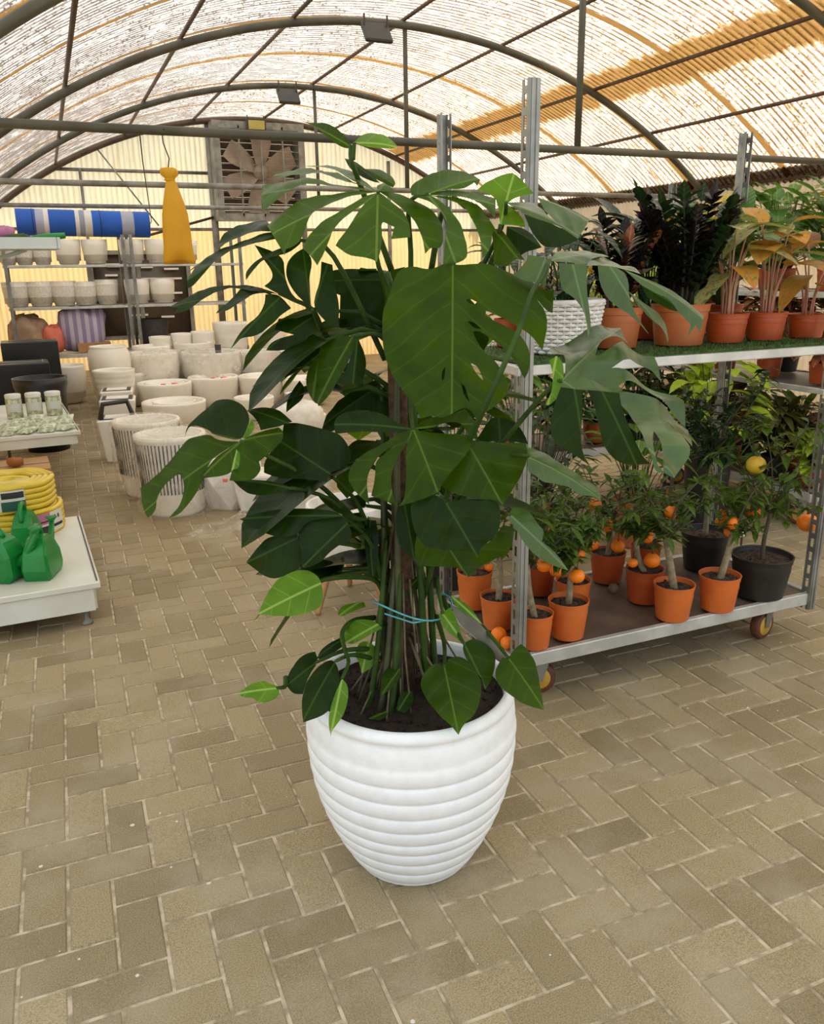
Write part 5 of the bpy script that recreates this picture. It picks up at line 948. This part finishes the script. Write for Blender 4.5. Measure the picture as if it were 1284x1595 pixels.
q = (0.389, 6.962, 0.172, 0.35)
square_pot(q[0] + .02, q[1] + .02, .30, q[3], 'square tapered white pot with a black handle, front one of its row')
square_pot(q[0] + .10, 7.95, .31, .37, 'square white pot second in the row behind the one with the handle', False)
square_pot(q[0] + .14, 8.55, .30, .37, 'square white pot third in the row, next to the flat oval bowl', False)
# fluted cylinders under film
def fluted(x, y, r, h, label, film_label, seed):
    o = thing('fluted_pot', (x, y, 0), label, 'pot', 'fluted white pots'); n = 56
    t = MB(); t.lathe([(0, 0), (r * .80, 0), (r * .84, h * .04), (r * .93, h * .5), (r, h * .93), (r * 1.02, h * .95), (r * 1.02, h), (r * .9, h), (r * .88, h * .9), (r * .8, h * .5), (0, h * .5)], (x, y, 0), 64); t.build('pot_body', M['white_gloss'], o)
    t = MB()
    for k in range(n):
        a = 2 * pi * k / n; t.tube([(x + r * u * cos(a), y + r * u * sin(a), h * z) for u, z in ((.905, .30), (.95, .55), (1.0, .92))], .0042, 4)
    t.build('flutes', M['wire'], o)
    q = random.Random(seed); ph = [q.uniform(0, 6.28) for _ in range(6)]
    t = MB(); wob = lambda w, i: 1 + .035 * sin(5 * w + ph[0] + i) + .03 * sin(9 * w + ph[1] - i * .7) + .02 * sin(17 * w + ph[2])
    t.lathe([(r * 1.12, .015), (r * 1.07, h * .12), (r * 1.06, h * .4), (r * 1.06, h * .72), (r * 1.08, h * .95), (r * 1.0, h * 1.03), (r * .75, h * 1.03), (r * .5, h * .98), (r * .25, h * 1.02), (0, h * 1.03)], (x, y, 0), 60, wob)
    t.build('plastic_film', M['film'], label=film_label, cat='plastic wrap', group='clear plastic wraps')
a = (0.52, 5.8, 0.218, 0.509); fluted(*a, 'fluted white cylinder pot with dark grooves, the rear one of two', 'clear crumpled film over the rear fluted pot', 1)
a = (0.602, 5.24, 0.212, 0.503); fluted(*a, 'fluted white cylinder pot with dark grooves, front one behind the drooping leaf', 'clear crumpled film over the front fluted pot', 2)
def film_over(x, y, r, h, label, seed):
    q = random.Random(seed); ph = [q.uniform(0, 6.28) for _ in range(4)]; t = MB(); wob = lambda w, i: 1 + .03 * sin(6 * w + ph[0] + i) + .025 * sin(11 * w + ph[1])
    t.lathe([(r * 1.02, h * .2), (r * 1.09, h * .5), (r * 1.10, h * .8), (r * 1.06, h * 1.02), (r * .8, h * 1.04), (r * .4, h * 1.01), (0, h * 1.03)], (x, y, 0), 48, wob); t.build('plastic_film', M['film'], label=label, cat='plastic wrap', group='clear plastic wraps')
film_over(*(1.055, 9.95, 0.276, 0.592), 'creased clear film draped over the left wide pot of the second row', 5)
film_over(*(1.699, 9.95, 0.351, 0.566), 'hazy film draped over the broad greyish pot', 6)
# black stick standing in the greyish pot
t = MB(); c = (1.792, 9.95, 0.573); t.tube([(c[0], 9.95, .25), (c[0], 9.95, c[2] + .06)], .035, 10); t.build('black_stick', M['stick'], label='black stick standing up out of the broad greyish pot', cat='stick')
# white faceted planters and the film on the floor
def faceted(x, y, r, h, n, label, rz=0, sx=1.0, name='faceted_planter'):
    o = thing(name, (x, y, 0), label, 'planter', 'white angular planters'); t = MB(); R = Matrix.Rotation(rz, 3, 'Z'); vs = []; lev = [(.72, 0, 0), (1.0, .62, .5), (.95, 1.0, 0), (.84, 1.0, 0), (.80, .9, 0), (.7, .45, 0)]
    for k, z, tw in lev:
        for j in range(n): a = 2 * pi * (j + tw) / n; vs.append(Vector((x, y, z * h)) + R @ Vector((r * k * sx * cos(a), r * k * sin(a), 0)))
    fs = [];
    for i in range(len(lev) - 1):
        for j in range(n):
            a, b, c, d = i * n + j, i * n + (j + 1) % n, (i + 1) * n + (j + 1) % n, (i + 1) * n + j
            if i == 0: fs += [(a, b, d), (b, c, d)]
            else: fs += [(a, b, c), (a, c, d)]
    fs.append(tuple(range((len(lev) - 1) * n, len(lev) * n))); t.add(vs, fs); t.build('planter_body', M['white_matt'], o, smooth=False); return o
o = faceted(0.95067, 5.01954 + .22, .22, .27, 7, 'white faceted planter with a small coral tag, behind the drooping left leaf')
t = MB(); t.box((0.876, 4.98, 0.226), (.03, .015, .022), bev=.004); t.build('tag', M['red_tag'], o, smooth=False)
t = MB(); cx, cy = 1.24735, 4.84172 + .16; t.box((cx, cy, .12), (.62, .26, .24), rz=-.40, bev=.012, taper=.86); o = thing('long_planter', (cx, cy, 0), 'long white rectangular planter lying behind the left leaves', 'planter', 'white angular planters'); t.build('planter_body', M['white_matt'], o, smooth=False)
t = MB(); t.box((cx, cy, .239), (.54, .19, .006), rz=-.40); t.build('soil', M['film'], o, smooth=False)
q = random.Random(12); t = MB(); vs = []; c0 = Vector((0.808, 4.703, 0)); n = 14
for i in range(n + 1):
    for j in range(n + 1):
        u, v = i / n - .5, j / n - .5; e = max(0, 1 - (2 * abs(u)) ** 2) * max(0, 1 - (2 * abs(v)) ** 2)
        vs.append(c0 + Vector((u * .52 + .04 * sin(7 * v) + .06, v * .30 + .03 * sin(9 * u), .004 + e * (.05 + .03 * sin(13 * u + 5 * v) + .02 * q.random()))))
t.add(vs, [(i * (n + 1) + j, (i + 1) * (n + 1) + j, (i + 1) * (n + 1) + j + 1, i * (n + 1) + j + 1) for i in range(n) for j in range(n)]); t.build('plastic_film', M['film'], label='crumpled clear film lying on the pavers in front of the faceted planter', cat='plastic wrap', group='clear plastic wraps')
lathe_pot('gathered_sack_pot', 1.87559, 6.65735 + .25, 0, [(0, 0), (.17, 0), (.20, .03), (.235, .2), (.225, .30), (.17, .36), (.08, .385), (.07, .42), (.10, .45), (.05, .45), (.03, .40), (0, .39)], 'white_matt', 'white pot wrapped in gathered sheet seen between the left leaves', wob=lambda w, i: 1 + (.04 if i > 5 else .012) * sin(9 * w + i))
# white planter bowl on wooden legs
sx, sy = 1.115, 3.34
o = thing('planter_stand', (sx, sy, 0), 'white bowl planter on three tapered wooden legs behind the stems', 'planter'); t = MB(); t.lathe([(0, .215), (.10, .215), (.155, .235), (.185, .30), (.19, .42), (.185, .47), (.172, .47), (.168, .42), (0, .40)], (sx, sy, 0), 40); t.build('bowl', M['white_matt'], o)
for k, (fx, fy) in enumerate(((.927, 3.255), (1.172, 3.528), (1.23, 3.22))):
    t = MB(); tx, ty = sx + (fx - sx) * .55, sy + (fy - sy) * .55; t.tube([(fx, fy, 0), (fx + (tx - fx) * .05, fy + (ty - fy) * .05, .012), (tx, ty, .235)], [.011, .012, .021], 12); t.build('leg', M['wood'], o)

# ================================================================ the two racks against the end wall
RY = 10.95
ra = trolley(-.40, RY, 1.36, .56, (.52, 1.075, 1.555), 1.90, 'left display rack of pots against the end wall', 'pot racks at the end wall', caster=False, boards='galv', name='display_rack')
rb = trolley(1.01, RY, 1.36, .56, (.52, 1.075, 1.555), 1.90, 'right display rack of pots against the end wall', 'pot racks at the end wall', caster=False, boards='galv', name='display_rack')
def cup(x, z, r, h, mat, label, wide=1.0):
    o = thing('small_pot', (x, RY + .17, z), label, 'pot', 'small pots on the racks'); t = MB()
    t.lathe([(0, 0), (r * .66, 0), (r * .74, h * .04), (r * .92, h * .40), (r * .99, h * .75), (r, h)] + inner(r, h, r * .08), (x, RY + .17, z), 32); t.build('pot_body', M[mat], o)
    if mat == 'white_mottle': t = MB(); t.lathe([(r * .995, h * .78), (r * 1.02, h * .80), (r * 1.02, h * .84), (r, h * .86)], (x, RY + .17, z), 32); t.build('band', M['white_gloss'], o)
ordn = ['first', 'second', 'third', 'fourth', 'fifth', 'sixth', 'seventh', 'eighth']
for k, (x, r, h, m) in enumerate([(-0.34400, .10, .20, 'white_mottle'), (-0.16600, .105, .215, 'white_mottle'), (0.02900, .108, .225, 'white_mottle'), (0.31800, .150, .285, 'white_gloss'), (0.62200, .150, .285, 'white_gloss'), (1.04600, .150, .285, 'white_gloss'), (1.35200, .150, .285, 'white_gloss'), (1.70400, .14, .27, 'white_gloss')]):
    cup(x, 1.565, r, h, m, '%s pot from the left on the top shelf of the racks%s' % (ordn[k], ', speckled' if m == 'white_mottle' else ', plain white'))
for k, (x, r, h, m) in enumerate([(-0.31100, .150, .29, 'white_mottle'), (-0.04600, .150, .29, 'white_mottle'), (0.21100, .150, .29, 'white_mottle'), (0.45000, .145, .28, 'white_mottle'), (0.70200, .140, .30, 'white_mottle'), (1.06600, .152, .30, 'white_gloss'), (1.36800, .152, .30, 'white_gloss')]):
    cup(x, 1.085, r, h, m, '%s pot from the left on the middle shelf of the racks%s' % (ordn[k], ', speckled with a band' if m == 'white_mottle' else ', plain white'))
# bags and goods on the lowest shelf
def lump(name, c, sx, sy, sz, mat, label, cat, seed, group=None, n=22):
    q = random.Random(seed); ph = [q.uniform(0, 6) for _ in range(6)]; t = MB(); vs = []; fs = []; m = n // 2
    for i in range(m + 1):
        a = pi * i / m
        for j in range(n):
            w = 2 * pi * j / n; k = 1 + .10 * sin(3 * w + ph[0] + 2 * a) + .07 * sin(5 * w - 3 * a + ph[1]) + .05 * sin(9 * w + 5 * a + ph[2])
            x = abs(sin(a)) ** .6 * cos(w); y = abs(sin(a)) ** .6 * sin(w); z = cos(a); z = (abs(z) ** .7) * (1 if z > 0 else -1)
            vs.append((c[0] + sx * x * k, c[1] + sy * y * k, c[2] + max(-sz * .96, sz * z * (k if z > 0 else 1))))
    for i in range(m):
        for j in range(n): fs.append((i * n + j, (i + 1) * n + j, (i + 1) * n + (j + 1) % n, i * n + (j + 1) % n))
    t.add(vs, fs); t.build(name, M[mat], label=label, cat=cat, group=group)
z0 = .535
lump('bag', (0.37100, RY + .2, z0 + .26), .28, .17, .27, 'lilac', 'bulging lilac striped bag on the low shelf of the left rack', 'bag', 1, 'bags on the low shelf')
lump('bag', (-0.25300, RY + .2, z0 + .22), .22, .16, .22, 'beige_bag', 'beige wrinkled bag at the left of the low shelf', 'bag', 2, 'bags on the low shelf')
lump('bag', (0.03100, RY + .12, z0 + .16), .12, .10, .16, 'red_tag', 'coral red bag between the beige and the lilac bags', 'bag', 3, 'bags on the low shelf')
t = MB(); t.box((0.48100, RY + .12, z0 + .055), (.38, .22, .11)); t.build('cardboard_carton', M['card'], smooth=False, label='long brown carton lying on the low shelf under the striped bag', cat='box')
t = MB(); c = (1.221, 11.1, 0.831); t.lathe([(0, 0), (.15, 0), (.17, .02), (.20, .36), (.18, .36), (.16, .30), (0, .30)], (c[0], RY + .3, z0), 28); t.build('stone_pot', M['grey_dark'], label='dark stone pot on the low shelf of the right rack', cat='pot')
# spare pot standing in front, left
potat(p_round, 'round_pot', (.12, 10.5, .21, .44), 'white_gloss', 'round white pot at the far left of the floor pots beside the black planters')
# striped roll on top of the racks
rl0, rl1 = Vector((-.20, RY + .15, 2.045)), Vector((1.28, RY + .15, 2.02)); o = thing('fabric_roll', (.54, RY + .15, 1.9), 'big roll of blue, grey and white striped fabric lying on top of the racks', 'fabric roll')
segs = [(0, .14, (.02, .11, .52)), (.14, .20, (.42, .44, .56)), (.20, .235, (.75, .73, .68)), (.235, .43, (.015, .10, .48)), (.43, .46, (.75, .73, .68)), (.46, .50, (.30, .32, .42)), (.50, .555, (.72, .70, .64)), (.555, .78, (.015, .11, .52)), (.78, .875, (.40, .42, .52)), (.875, 1.0, (.015, .10, .48))]
for k, (a, b, c) in enumerate(segs):
    t = MB(); p0 = rl0.lerp(rl1, a); p1 = rl0.lerp(rl1, b); t.tube([p0, p1], .150, 28, cap=(k in (0, len(segs) - 1))); mname = 'stripe_%d' % k; M[mname] = pm('roll_fabric_%d' % k, c, tuple(x * .9 for x in c), 8, .7); t.build('stripe', M[mname], o, auto=40)
t = MB(); q = rl1 - rl0
for s_ in (.12, .62): p_ = rl0.lerp(rl1, s_); t.tube([p_ + Vector((0, .153 * cos(2 * pi * k / 24), .153 * sin(2 * pi * k / 24))) for k in range(25)], .004, 5)
t.build('cord', M['wire'], o)
# yellow sack and its wire, on the nearest tie bar
bx_, by_ = 0.73700, 5.2
t = MB(); zt = 2.20; t.tube([(bx_ - .01, by_ - .03, zt + .03), (bx_ - .012, by_ + .035, zt + .02), (bx_ - .015, by_, zt - .04), (bx_ + .01, by_, zt - .12), (bx_, by_, 2.03)], .0035, 6); t.build('hook_wire', M['wire'], label='thin dark wire hook over the front tie bar', cat='wire')
o = thing('yellow_sack', (bx_, by_, 1.52), 'yellow knotted sack hanging from the front tie bar', 'sack'); t = MB(); vs = []; fs = []; n = 26
lev = [(2.03, .035, .03), (2.02, .045, .035), (1.995, .046, .034), (1.975, .026, .02), (1.965, .022, .018), (1.93, .035, .03), (1.85, .056, .045), (1.78, .072, .05), (1.70, .076, .046), (1.60, .082, .042), (1.53, .090, .034), (1.515, .089, .022)]
for i, (z, a, b) in enumerate(lev):
    for j in range(n):
        w = 2 * pi * j / n; k = 1 + (.10 if i > 4 else .18) * sin(5 * w + i * .3) * (1 if i < 9 else .5); vs.append((bx_ + .006 * i / 4 + a * cos(w) * k, by_ + b * sin(w) * k, z + (.012 * sin(3 * w) if i == len(lev) - 1 else 0)))
for i in range(len(lev) - 1):
    for j in range(n): fs.append((i * n + j, i * n + (j + 1) % n, (i + 1) * n + (j + 1) % n, (i + 1) * n + j))
fs.append(tuple(range((len(lev) - 1) * n, len(lev) * n))); fs.append(tuple(reversed(range(n)))); t.add(vs, fs); t.build('cloth', M['yellow_bag'], o)
t = MB(); t.tube([(bx_ + .024 * cos(2 * pi * k / 16), by_ + .021 * sin(2 * pi * k / 16), 1.967) for k in range(17)], .006, 6); t.build('knot', M['yellow_bag'], o)
t = MB(); t.tube([(0.599, 5.2, 2.191), (0.646, 5.6, 2.111), (1.125, 9.5, 1.973), (1.26, 10.95, 2.0)], .004, 5); t.build('hanging_cord', M['wire'], label='thin dark cord running down from the tie bar to the fabric roll', cat='cord')

# ================================================================ the display platforms at the left
def platform(x0, x1, y0, y1, z, label, rz, feet=True, hgt=.16):
    cx, cy = (x0 + x1) / 2, (y0 + y1) / 2; o = thing('display_platform', (cx, cy, 0), label, 'platform', 'low white display platforms'); R = Matrix.Rotation(rz, 3, 'Z'); L_ = Vector((x1, y0, 0))
    def at_(u, v, w): p_ = L_ + R @ Vector((u - x1, v - y0, 0)); return (p_.x, p_.y, w)
    t = MB(); t.box(at_(cx, cy, z - .014), (x1 - x0, y1 - y0, .028), rz=rz, bev=.004); t.build('top_panel', M['table'], o, smooth=False)
    t = MB(); t.box(at_(cx - .01, y0 + .02, z - .028 - hgt / 2 + .03), (x1 - x0 - .04, .018, hgt - .06), rz=rz); t.box(at_(x1 - .03, cy, z - .028 - hgt / 2 + .03), (.018, y1 - y0 - .06, hgt - .06), rz=rz); t.build('side_panel', M['table'], o, smooth=False)
    t = MB(); t.box(at_(x1 - .012, cy, z + .002), (.006, y1 - y0 - .04, .003), rz=rz); t.build('edge_strip', M['wire'], o, smooth=False)
    for u, v in ((x1 - (.07 if hgt > .14 else .45), y0 + .06 if hgt > .14 else y0 + .5), (x1 - (.07 if hgt > .14 else .45), y1 - .06), (x0 + .07, y0 + .06), (x0 + .07, y1 - .06)):
        t = MB(); p_ = at_(u, v, 0); zz = z - .03; t.lathe([(0, 0), (.026, 0), (.024, .010), (.010, .020), (.010, zz), (0, zz)], (p_[0], p_[1], 0), 14); t.build('leg', M['zinc_old'], o)
    return at_
platform(-1.1, .063, 3.545, 4.66, .20, 'low white display platform nearest the camera at the left edge', .035)
p2 = platform(-1.4, .105, 5.95, 7.5, .44, 'white display platform further back with seed packets and jars on it', .06, hgt=.12)
# yellow hose coils
def coil(x, y, z, R, r_in, rows, d, label, lab_a, seed, cols):
    o = thing('hose_coil', (x, y, z), label, 'hose', 'yellow hose coils'); t = MB()
    for k in range(rows):
        zz = z + d / 2 + k * d * .93
        for q_ in range(4):
            RR = R - d / 2 - q_ * d * .93
            if k in (0, rows - 1) or q_ == 0: t.tube([(x + RR * cos(2 * pi * j / 48), y + RR * sin(2 * pi * j / 48), zz + .003 * sin(j * .8 + seed)) for j in range(49)], d / 2, 8, cap=False)
    zt = z + d * .93 * (rows - 1) + d
    t.lathe([(R - d * 4, zt - d * .5), (r_in, zt - d * .3), (r_in * .6, zt - .05), (r_in * .5, z + .01)], (x, y, 0), 32); t.build('hose', M['yhose'], o)
    H = zt - z
    for (a_, w_, parts) in lab_a:
        t = MB(); t.lathe([(R + .004, z + H * .12), (R + .006, z + H * .5), (R + .004, z + H * .86)], (x, y, 0), 8, a0=a_, a1=a_ + w_); lb = t.build('paper_label', M['paper'], o)
        for (u0, u1, v0, v1, mt) in parts:
            t = MB(); t.lathe([(R + .0062, z + H * (.12 + .74 * v0)), (R + .0078, z + H * (.12 + .74 * (v0 + v1) / 2)), (R + .0062, z + H * (.12 + .74 * v1))], (x, y, 0), 6, a0=a_ + w_ * u0, a1=a_ + w_ * u1); t.build('print', M[mt], lb)
ha = (-0.205, 4.336, 0.2); hx, hy = ha[0] - .07, ha[1] + .17
bars = [(.08 + .07 * k, .12 + .07 * k, .52, .74, 'ink') for k in range(4)] + [(.10, .16, .10, .22, 'ink'), (.22, .28, .10, .22, 'ink'), (.5, 1.0, 0, .48, 'ink_green'), (.52, .98, .62, .92, 'ink')]
bars2 = [(0, .45, .45, 1, 'ink_pink'), (.05, .40, .52, .66, 'ink'), (.0, .45, 0, .35, 'ink'), (.6, .66, .6, .8, 'ink'), (.75, .81, .6, .8, 'ink'), (.55, .95, .2, .35, 'ink')]
coil(hx - .005, hy + .02, .20, .232, .05, 5, .029, 'yellow hose coil with a pink and white label, lower one of the stack', [(-1.15, .75, bars2)], 1, 0)
coil(hx - .022, hy + .02, .20 + .141, .226, .045, 5, .029, 'yellow hose coil with a green and white label, on top of the other coil', [(-2.15, .95, bars)], 2, 0)
# green watering cans
def can(x, y, z, rz, s, label):
    o = thing('watering_can', (x, y, z), label, 'watering can', 'green watering cans'); R = Matrix.Rotation(rz, 3, 'Z'); T = lambda v: Vector((x, y, z)) + R @ (Vector(v) * s)
    side = [(-.075, 0), (.085, 0), (.105, .03), (.10, .10), (.075, .155), (.02, .185), (-.04, .180), (-.085, .12), (-.095, .05)]; t = MB(); vs = []; n = len(side)
    for yy, k in ((-.060, .84), (-.048, 1), (.048, 1), (.060, .84)):
        for (a, b) in side: vs.append(T((a * k, yy * (1 - .35 * max(0, b - .08) / .11), .0 + b * k + (.012 if k < 1 else 0))))
    fs = [(r_ * n + j, r_ * n + (j + 1) % n, (r_ + 1) * n + (j + 1) % n, (r_ + 1) * n + j) for r_ in range(3) for j in range(n)] + [tuple(reversed(range(n))), tuple(range(3 * n, 4 * n))]
    t.add(vs, fs); t.build('can_body', M['green_plastic'], o, smooth=False)
    t = MB(); t.tube([T(v) for v in ((.08, 0, .05), (.14, 0, .10), (.19, 0, .19))], [.020 * s, .016 * s, .011 * s], 10); t.lathe([(.010 * s, 0), (.026 * s, .02 * s), (0, .024 * s)], T((.19, 0, .19)), 12); t.build('spout', M['green_plastic'], o)
    t = MB(); t.tube(curve3([tuple(T(v)) for v in ((-.07, 0, .15), (-.05, 0, .215), (.01, 0, .225), (.05, 0, .165))], 4), .011 * s, 8); t.build('handle', M['green_plastic'], o)
    return o, T
c = (-0.159, 3.678, 0.2); can(c[0], c[1] + .06, .20, radians(72), 1.0, 'green watering can nearest the platform corner')
c = (-0.226, 4.13, 0.2); can(c[0], c[1] + .08, .20, radians(80), .95, 'green watering can standing against the yellow hose coils')
c = (-0.34, 3.723, 0.2); o, T = can(c[0], c[1] + .06, .20, radians(-35), 1.15, 'larger green watering can cut off by the left picture edge'); t = MB(); p_ = T((.04, -.060, .09)); t.box(T((.05, -.058, .08)), (.012, .004, .04), rz=radians(-35)); t.build('sticker', M['paper'], o, smooth=False)
# cardboard box under the edge of the second platform
cb = thing('cardboard_box', (-.36, 5.72, 0), 'open topped brown cardboard box on the floor in front of the second platform', 'box'); t = MB(); t.box((-.36, 5.68, .15), (.50, .40, .30), rz=.05); t.build('carton', M['card'], cb, smooth=False)
t = MB(); t.box((-.36, 5.68, .303), (.50, .05, .003), rz=.05); t.build('tape', M['beige_bag'], cb, smooth=False)
lump('bulb', (-.30, 5.62, .335), .05, .035, .03, 'orange_dull', 'small brown orange object lying on the cardboard box', 'produce', 4, n=12)
# seed packets, jars, black planters, boxes
q = random.Random(31); zz = .442
rows = ['front row', 'second row', 'third row', 'back row']; spots = [(u, v, r_) for r_, (v, us) in enumerate(((.10, (-.08, -.20, -.32, -.44)), (.24, (-.10, -.23, -.36)), (.38, (-.06, -.17, -.30, -.42)), (.52, (-.25, -.37)))) for u in us]
num = ['rightmost', 'second from the right', 'third from the right', 'fourth from the right']; last = None
for (u, v, r_) in spots:
    i = 0 if last != r_ else i + 1; last = r_
    p_ = p2(.105 + u, 5.95 + v, zz + .012); t = MB(); rz = q.uniform(-.7, .7); tl = q.uniform(.05, .28); R = Matrix.Rotation(rz, 3, 'Z') @ Matrix.Rotation(tl, 3, 'X'); vs = []; n = 6
    for a in range(n + 1):
        for b in range(n + 1): x, y = a / n - .5, b / n - .5; e = (1 - (2 * x) ** 4) * (1 - (2 * y) ** 4); vs.append(Vector(p_) + Vector((0, 0, .045 * tl)) + R @ Vector((x * .105, y * .15, .016 * e + .004 * sin(20 * x + 17 * y + r_))))
    t.add(vs, [(a * (n + 1) + b, (a + 1) * (n + 1) + b, (a + 1) * (n + 1) + b + 1, a * (n + 1) + b + 1) for a in range(n) for b in range(n)]); t.build('seed_packet', M['packet'], label='pale green packet, %s in the %s on the second platform' % (num[i], rows[r_]), cat='packet', group='packets on the second platform')
for k, (u, lab) in enumerate(((-.10, 'clear lidded jar nearest the platform edge, rightmost of three'), (-.235, 'clear lidded jar in the middle of the three'), (-.37, 'clear lidded jar at the left of the three'))):
    p_ = p2(.105 + u, 5.95 + .80, zz); o = thing('jar', p_, lab, 'jar', 'jars on the second platform'); t = MB(); t.lathe([(0, 0), (.052, 0), (.056, .006), (.056, .135), (.048, .15), (0, .15)], p_, 24); t.build('jar_body', M['packet'], o); t = MB(); t.lathe([(.055, .145), (.056, .172), (.05, .176), (0, .176)], p_, 24); t.build('lid', M['paper'], o); t = MB(); t.lathe([(.0572, .05), (.0572, .11)], p_, 10, a0=-2.6, a1=-.6); t.build('paper_label', M['tray'], o)
for k, (x, y, w_, d_, h, lab) in enumerate(((-.22, 9.85, .55, .40, .78, 'tall black planter box at the left, behind the platforms'), (-.36, 8.75, .62, .40, .66, 'black planter box in front of the taller one, left edge'))):
    o = thing('black_planter', (x, y, 0), lab, 'planter', 'black planter boxes'); t = MB(); t.box((x, y, h / 2), (w_, d_, h), rz=.03, bev=.008); t.build('planter_body', M['black'], o, smooth=False)
    t = MB(); t.box((x + .02, y - d_ * .1, h + .004), (w_ * .8, .02, .008), rz=.03); t.box((x + w_ * .42, y, h + .004), (.012, d_ * .6, .008), rz=.03); t.build('metal_edge', M['zinc_old'], o, smooth=False)
o = thing('round_black_pot', (-.13, 7.72, 0), 'round black pot standing behind the jars', 'pot'); t = MB(); t.lathe([(0, 0), (.17, 0), (.20, .5), (.215, .56), (.22, .62), (.20, .62), (.185, .5), (0, .45)], (-.13, 7.72, 0), 32); t.build('pot_body', M['black'], o)
# wall tray with hand tools, upper left
o = thing('tool_tray', (-.20, 4.0, 1.58), 'pale metal tray of hand tools projecting at the upper left edge', 'tray'); c = Vector((-0.049, 4, 1.572)); t = MB(); t.box(c + Vector((-.13, 0, -.005)), (.50, .30, .012), rz=.06); t.box(c + Vector((-.13, -.15, .01)), (.50, .012, .045), rz=.06); t.box(c + Vector((-.13, .15, .01)), (.50, .012, .045), rz=.06); t.box(c + Vector((.12, .01, .01)), (.012, .30, .045), rz=.06); t.build('tray_pan', M['tray'], o, smooth=False)
t = MB(); t.box((c.x - .36, c.y + .1, .85), (.045, .045, 1.7)); t.build('stand_post', M['tray'], o, smooth=False); t = MB(); t.tube([c + Vector((-.36, .1, -.12)), c + Vector((.0, .1, -.01))], .010, 6); t.build('bracket', M['tray'], o)
def tool(c, rz, mat, hm, label):
    o = thing('hand_trowel', tuple(c), label, 'garden tool', 'hand tools in the tray'); d = Vector((cos(rz), sin(rz), .10)); t = MB(); t.tube([c - d * .0, c + d * .06, c + d * .13], [.012, .015, .012], 8); t.build('handle', M[hm], o); t = MB(); t.tube([c - d * .16, c - d * .10, c - d * .03, c], [.004, .024, .026, .008], 10); t.build('blade', M[mat], o)
tool(c + Vector((.03, -.06, .03)), .12, 'greenstem', 'green_plastic', 'green handled trowel sticking out over the right of the tray')
tool(c + Vector((-.12, -.02, .03)), .5, 'green_plastic', 'green_plastic', 'dark green hand tool lying further left in the tray')
lump('glove', (c.x - .07, c.y - .03, c.z + .055), .035, .03, .025, 'ink_pink', 'pink folded glove lying among the tools in the tray', 'glove', 6, n=14)
t = MB(); vs = []
for i in range(9):
    for j in range(9): u, v = i / 8, j / 8; vs.append((c.x - .30 + .16 * u * (1 - .2 * v) + .01 * sin(9 * v), c.y - .16 + .02 * sin(8 * u + 3 * v), c.z - .02 - .42 * v))
t.add(vs, [(i * 9 + j, (i + 1) * 9 + j, (i + 1) * 9 + j + 1, i * 9 + j + 1) for i in range(8) for j in range(8)]); t.build('plastic_bag', M['paper'], label='white plastic bag hanging from the tray at the left edge', cat='bag')
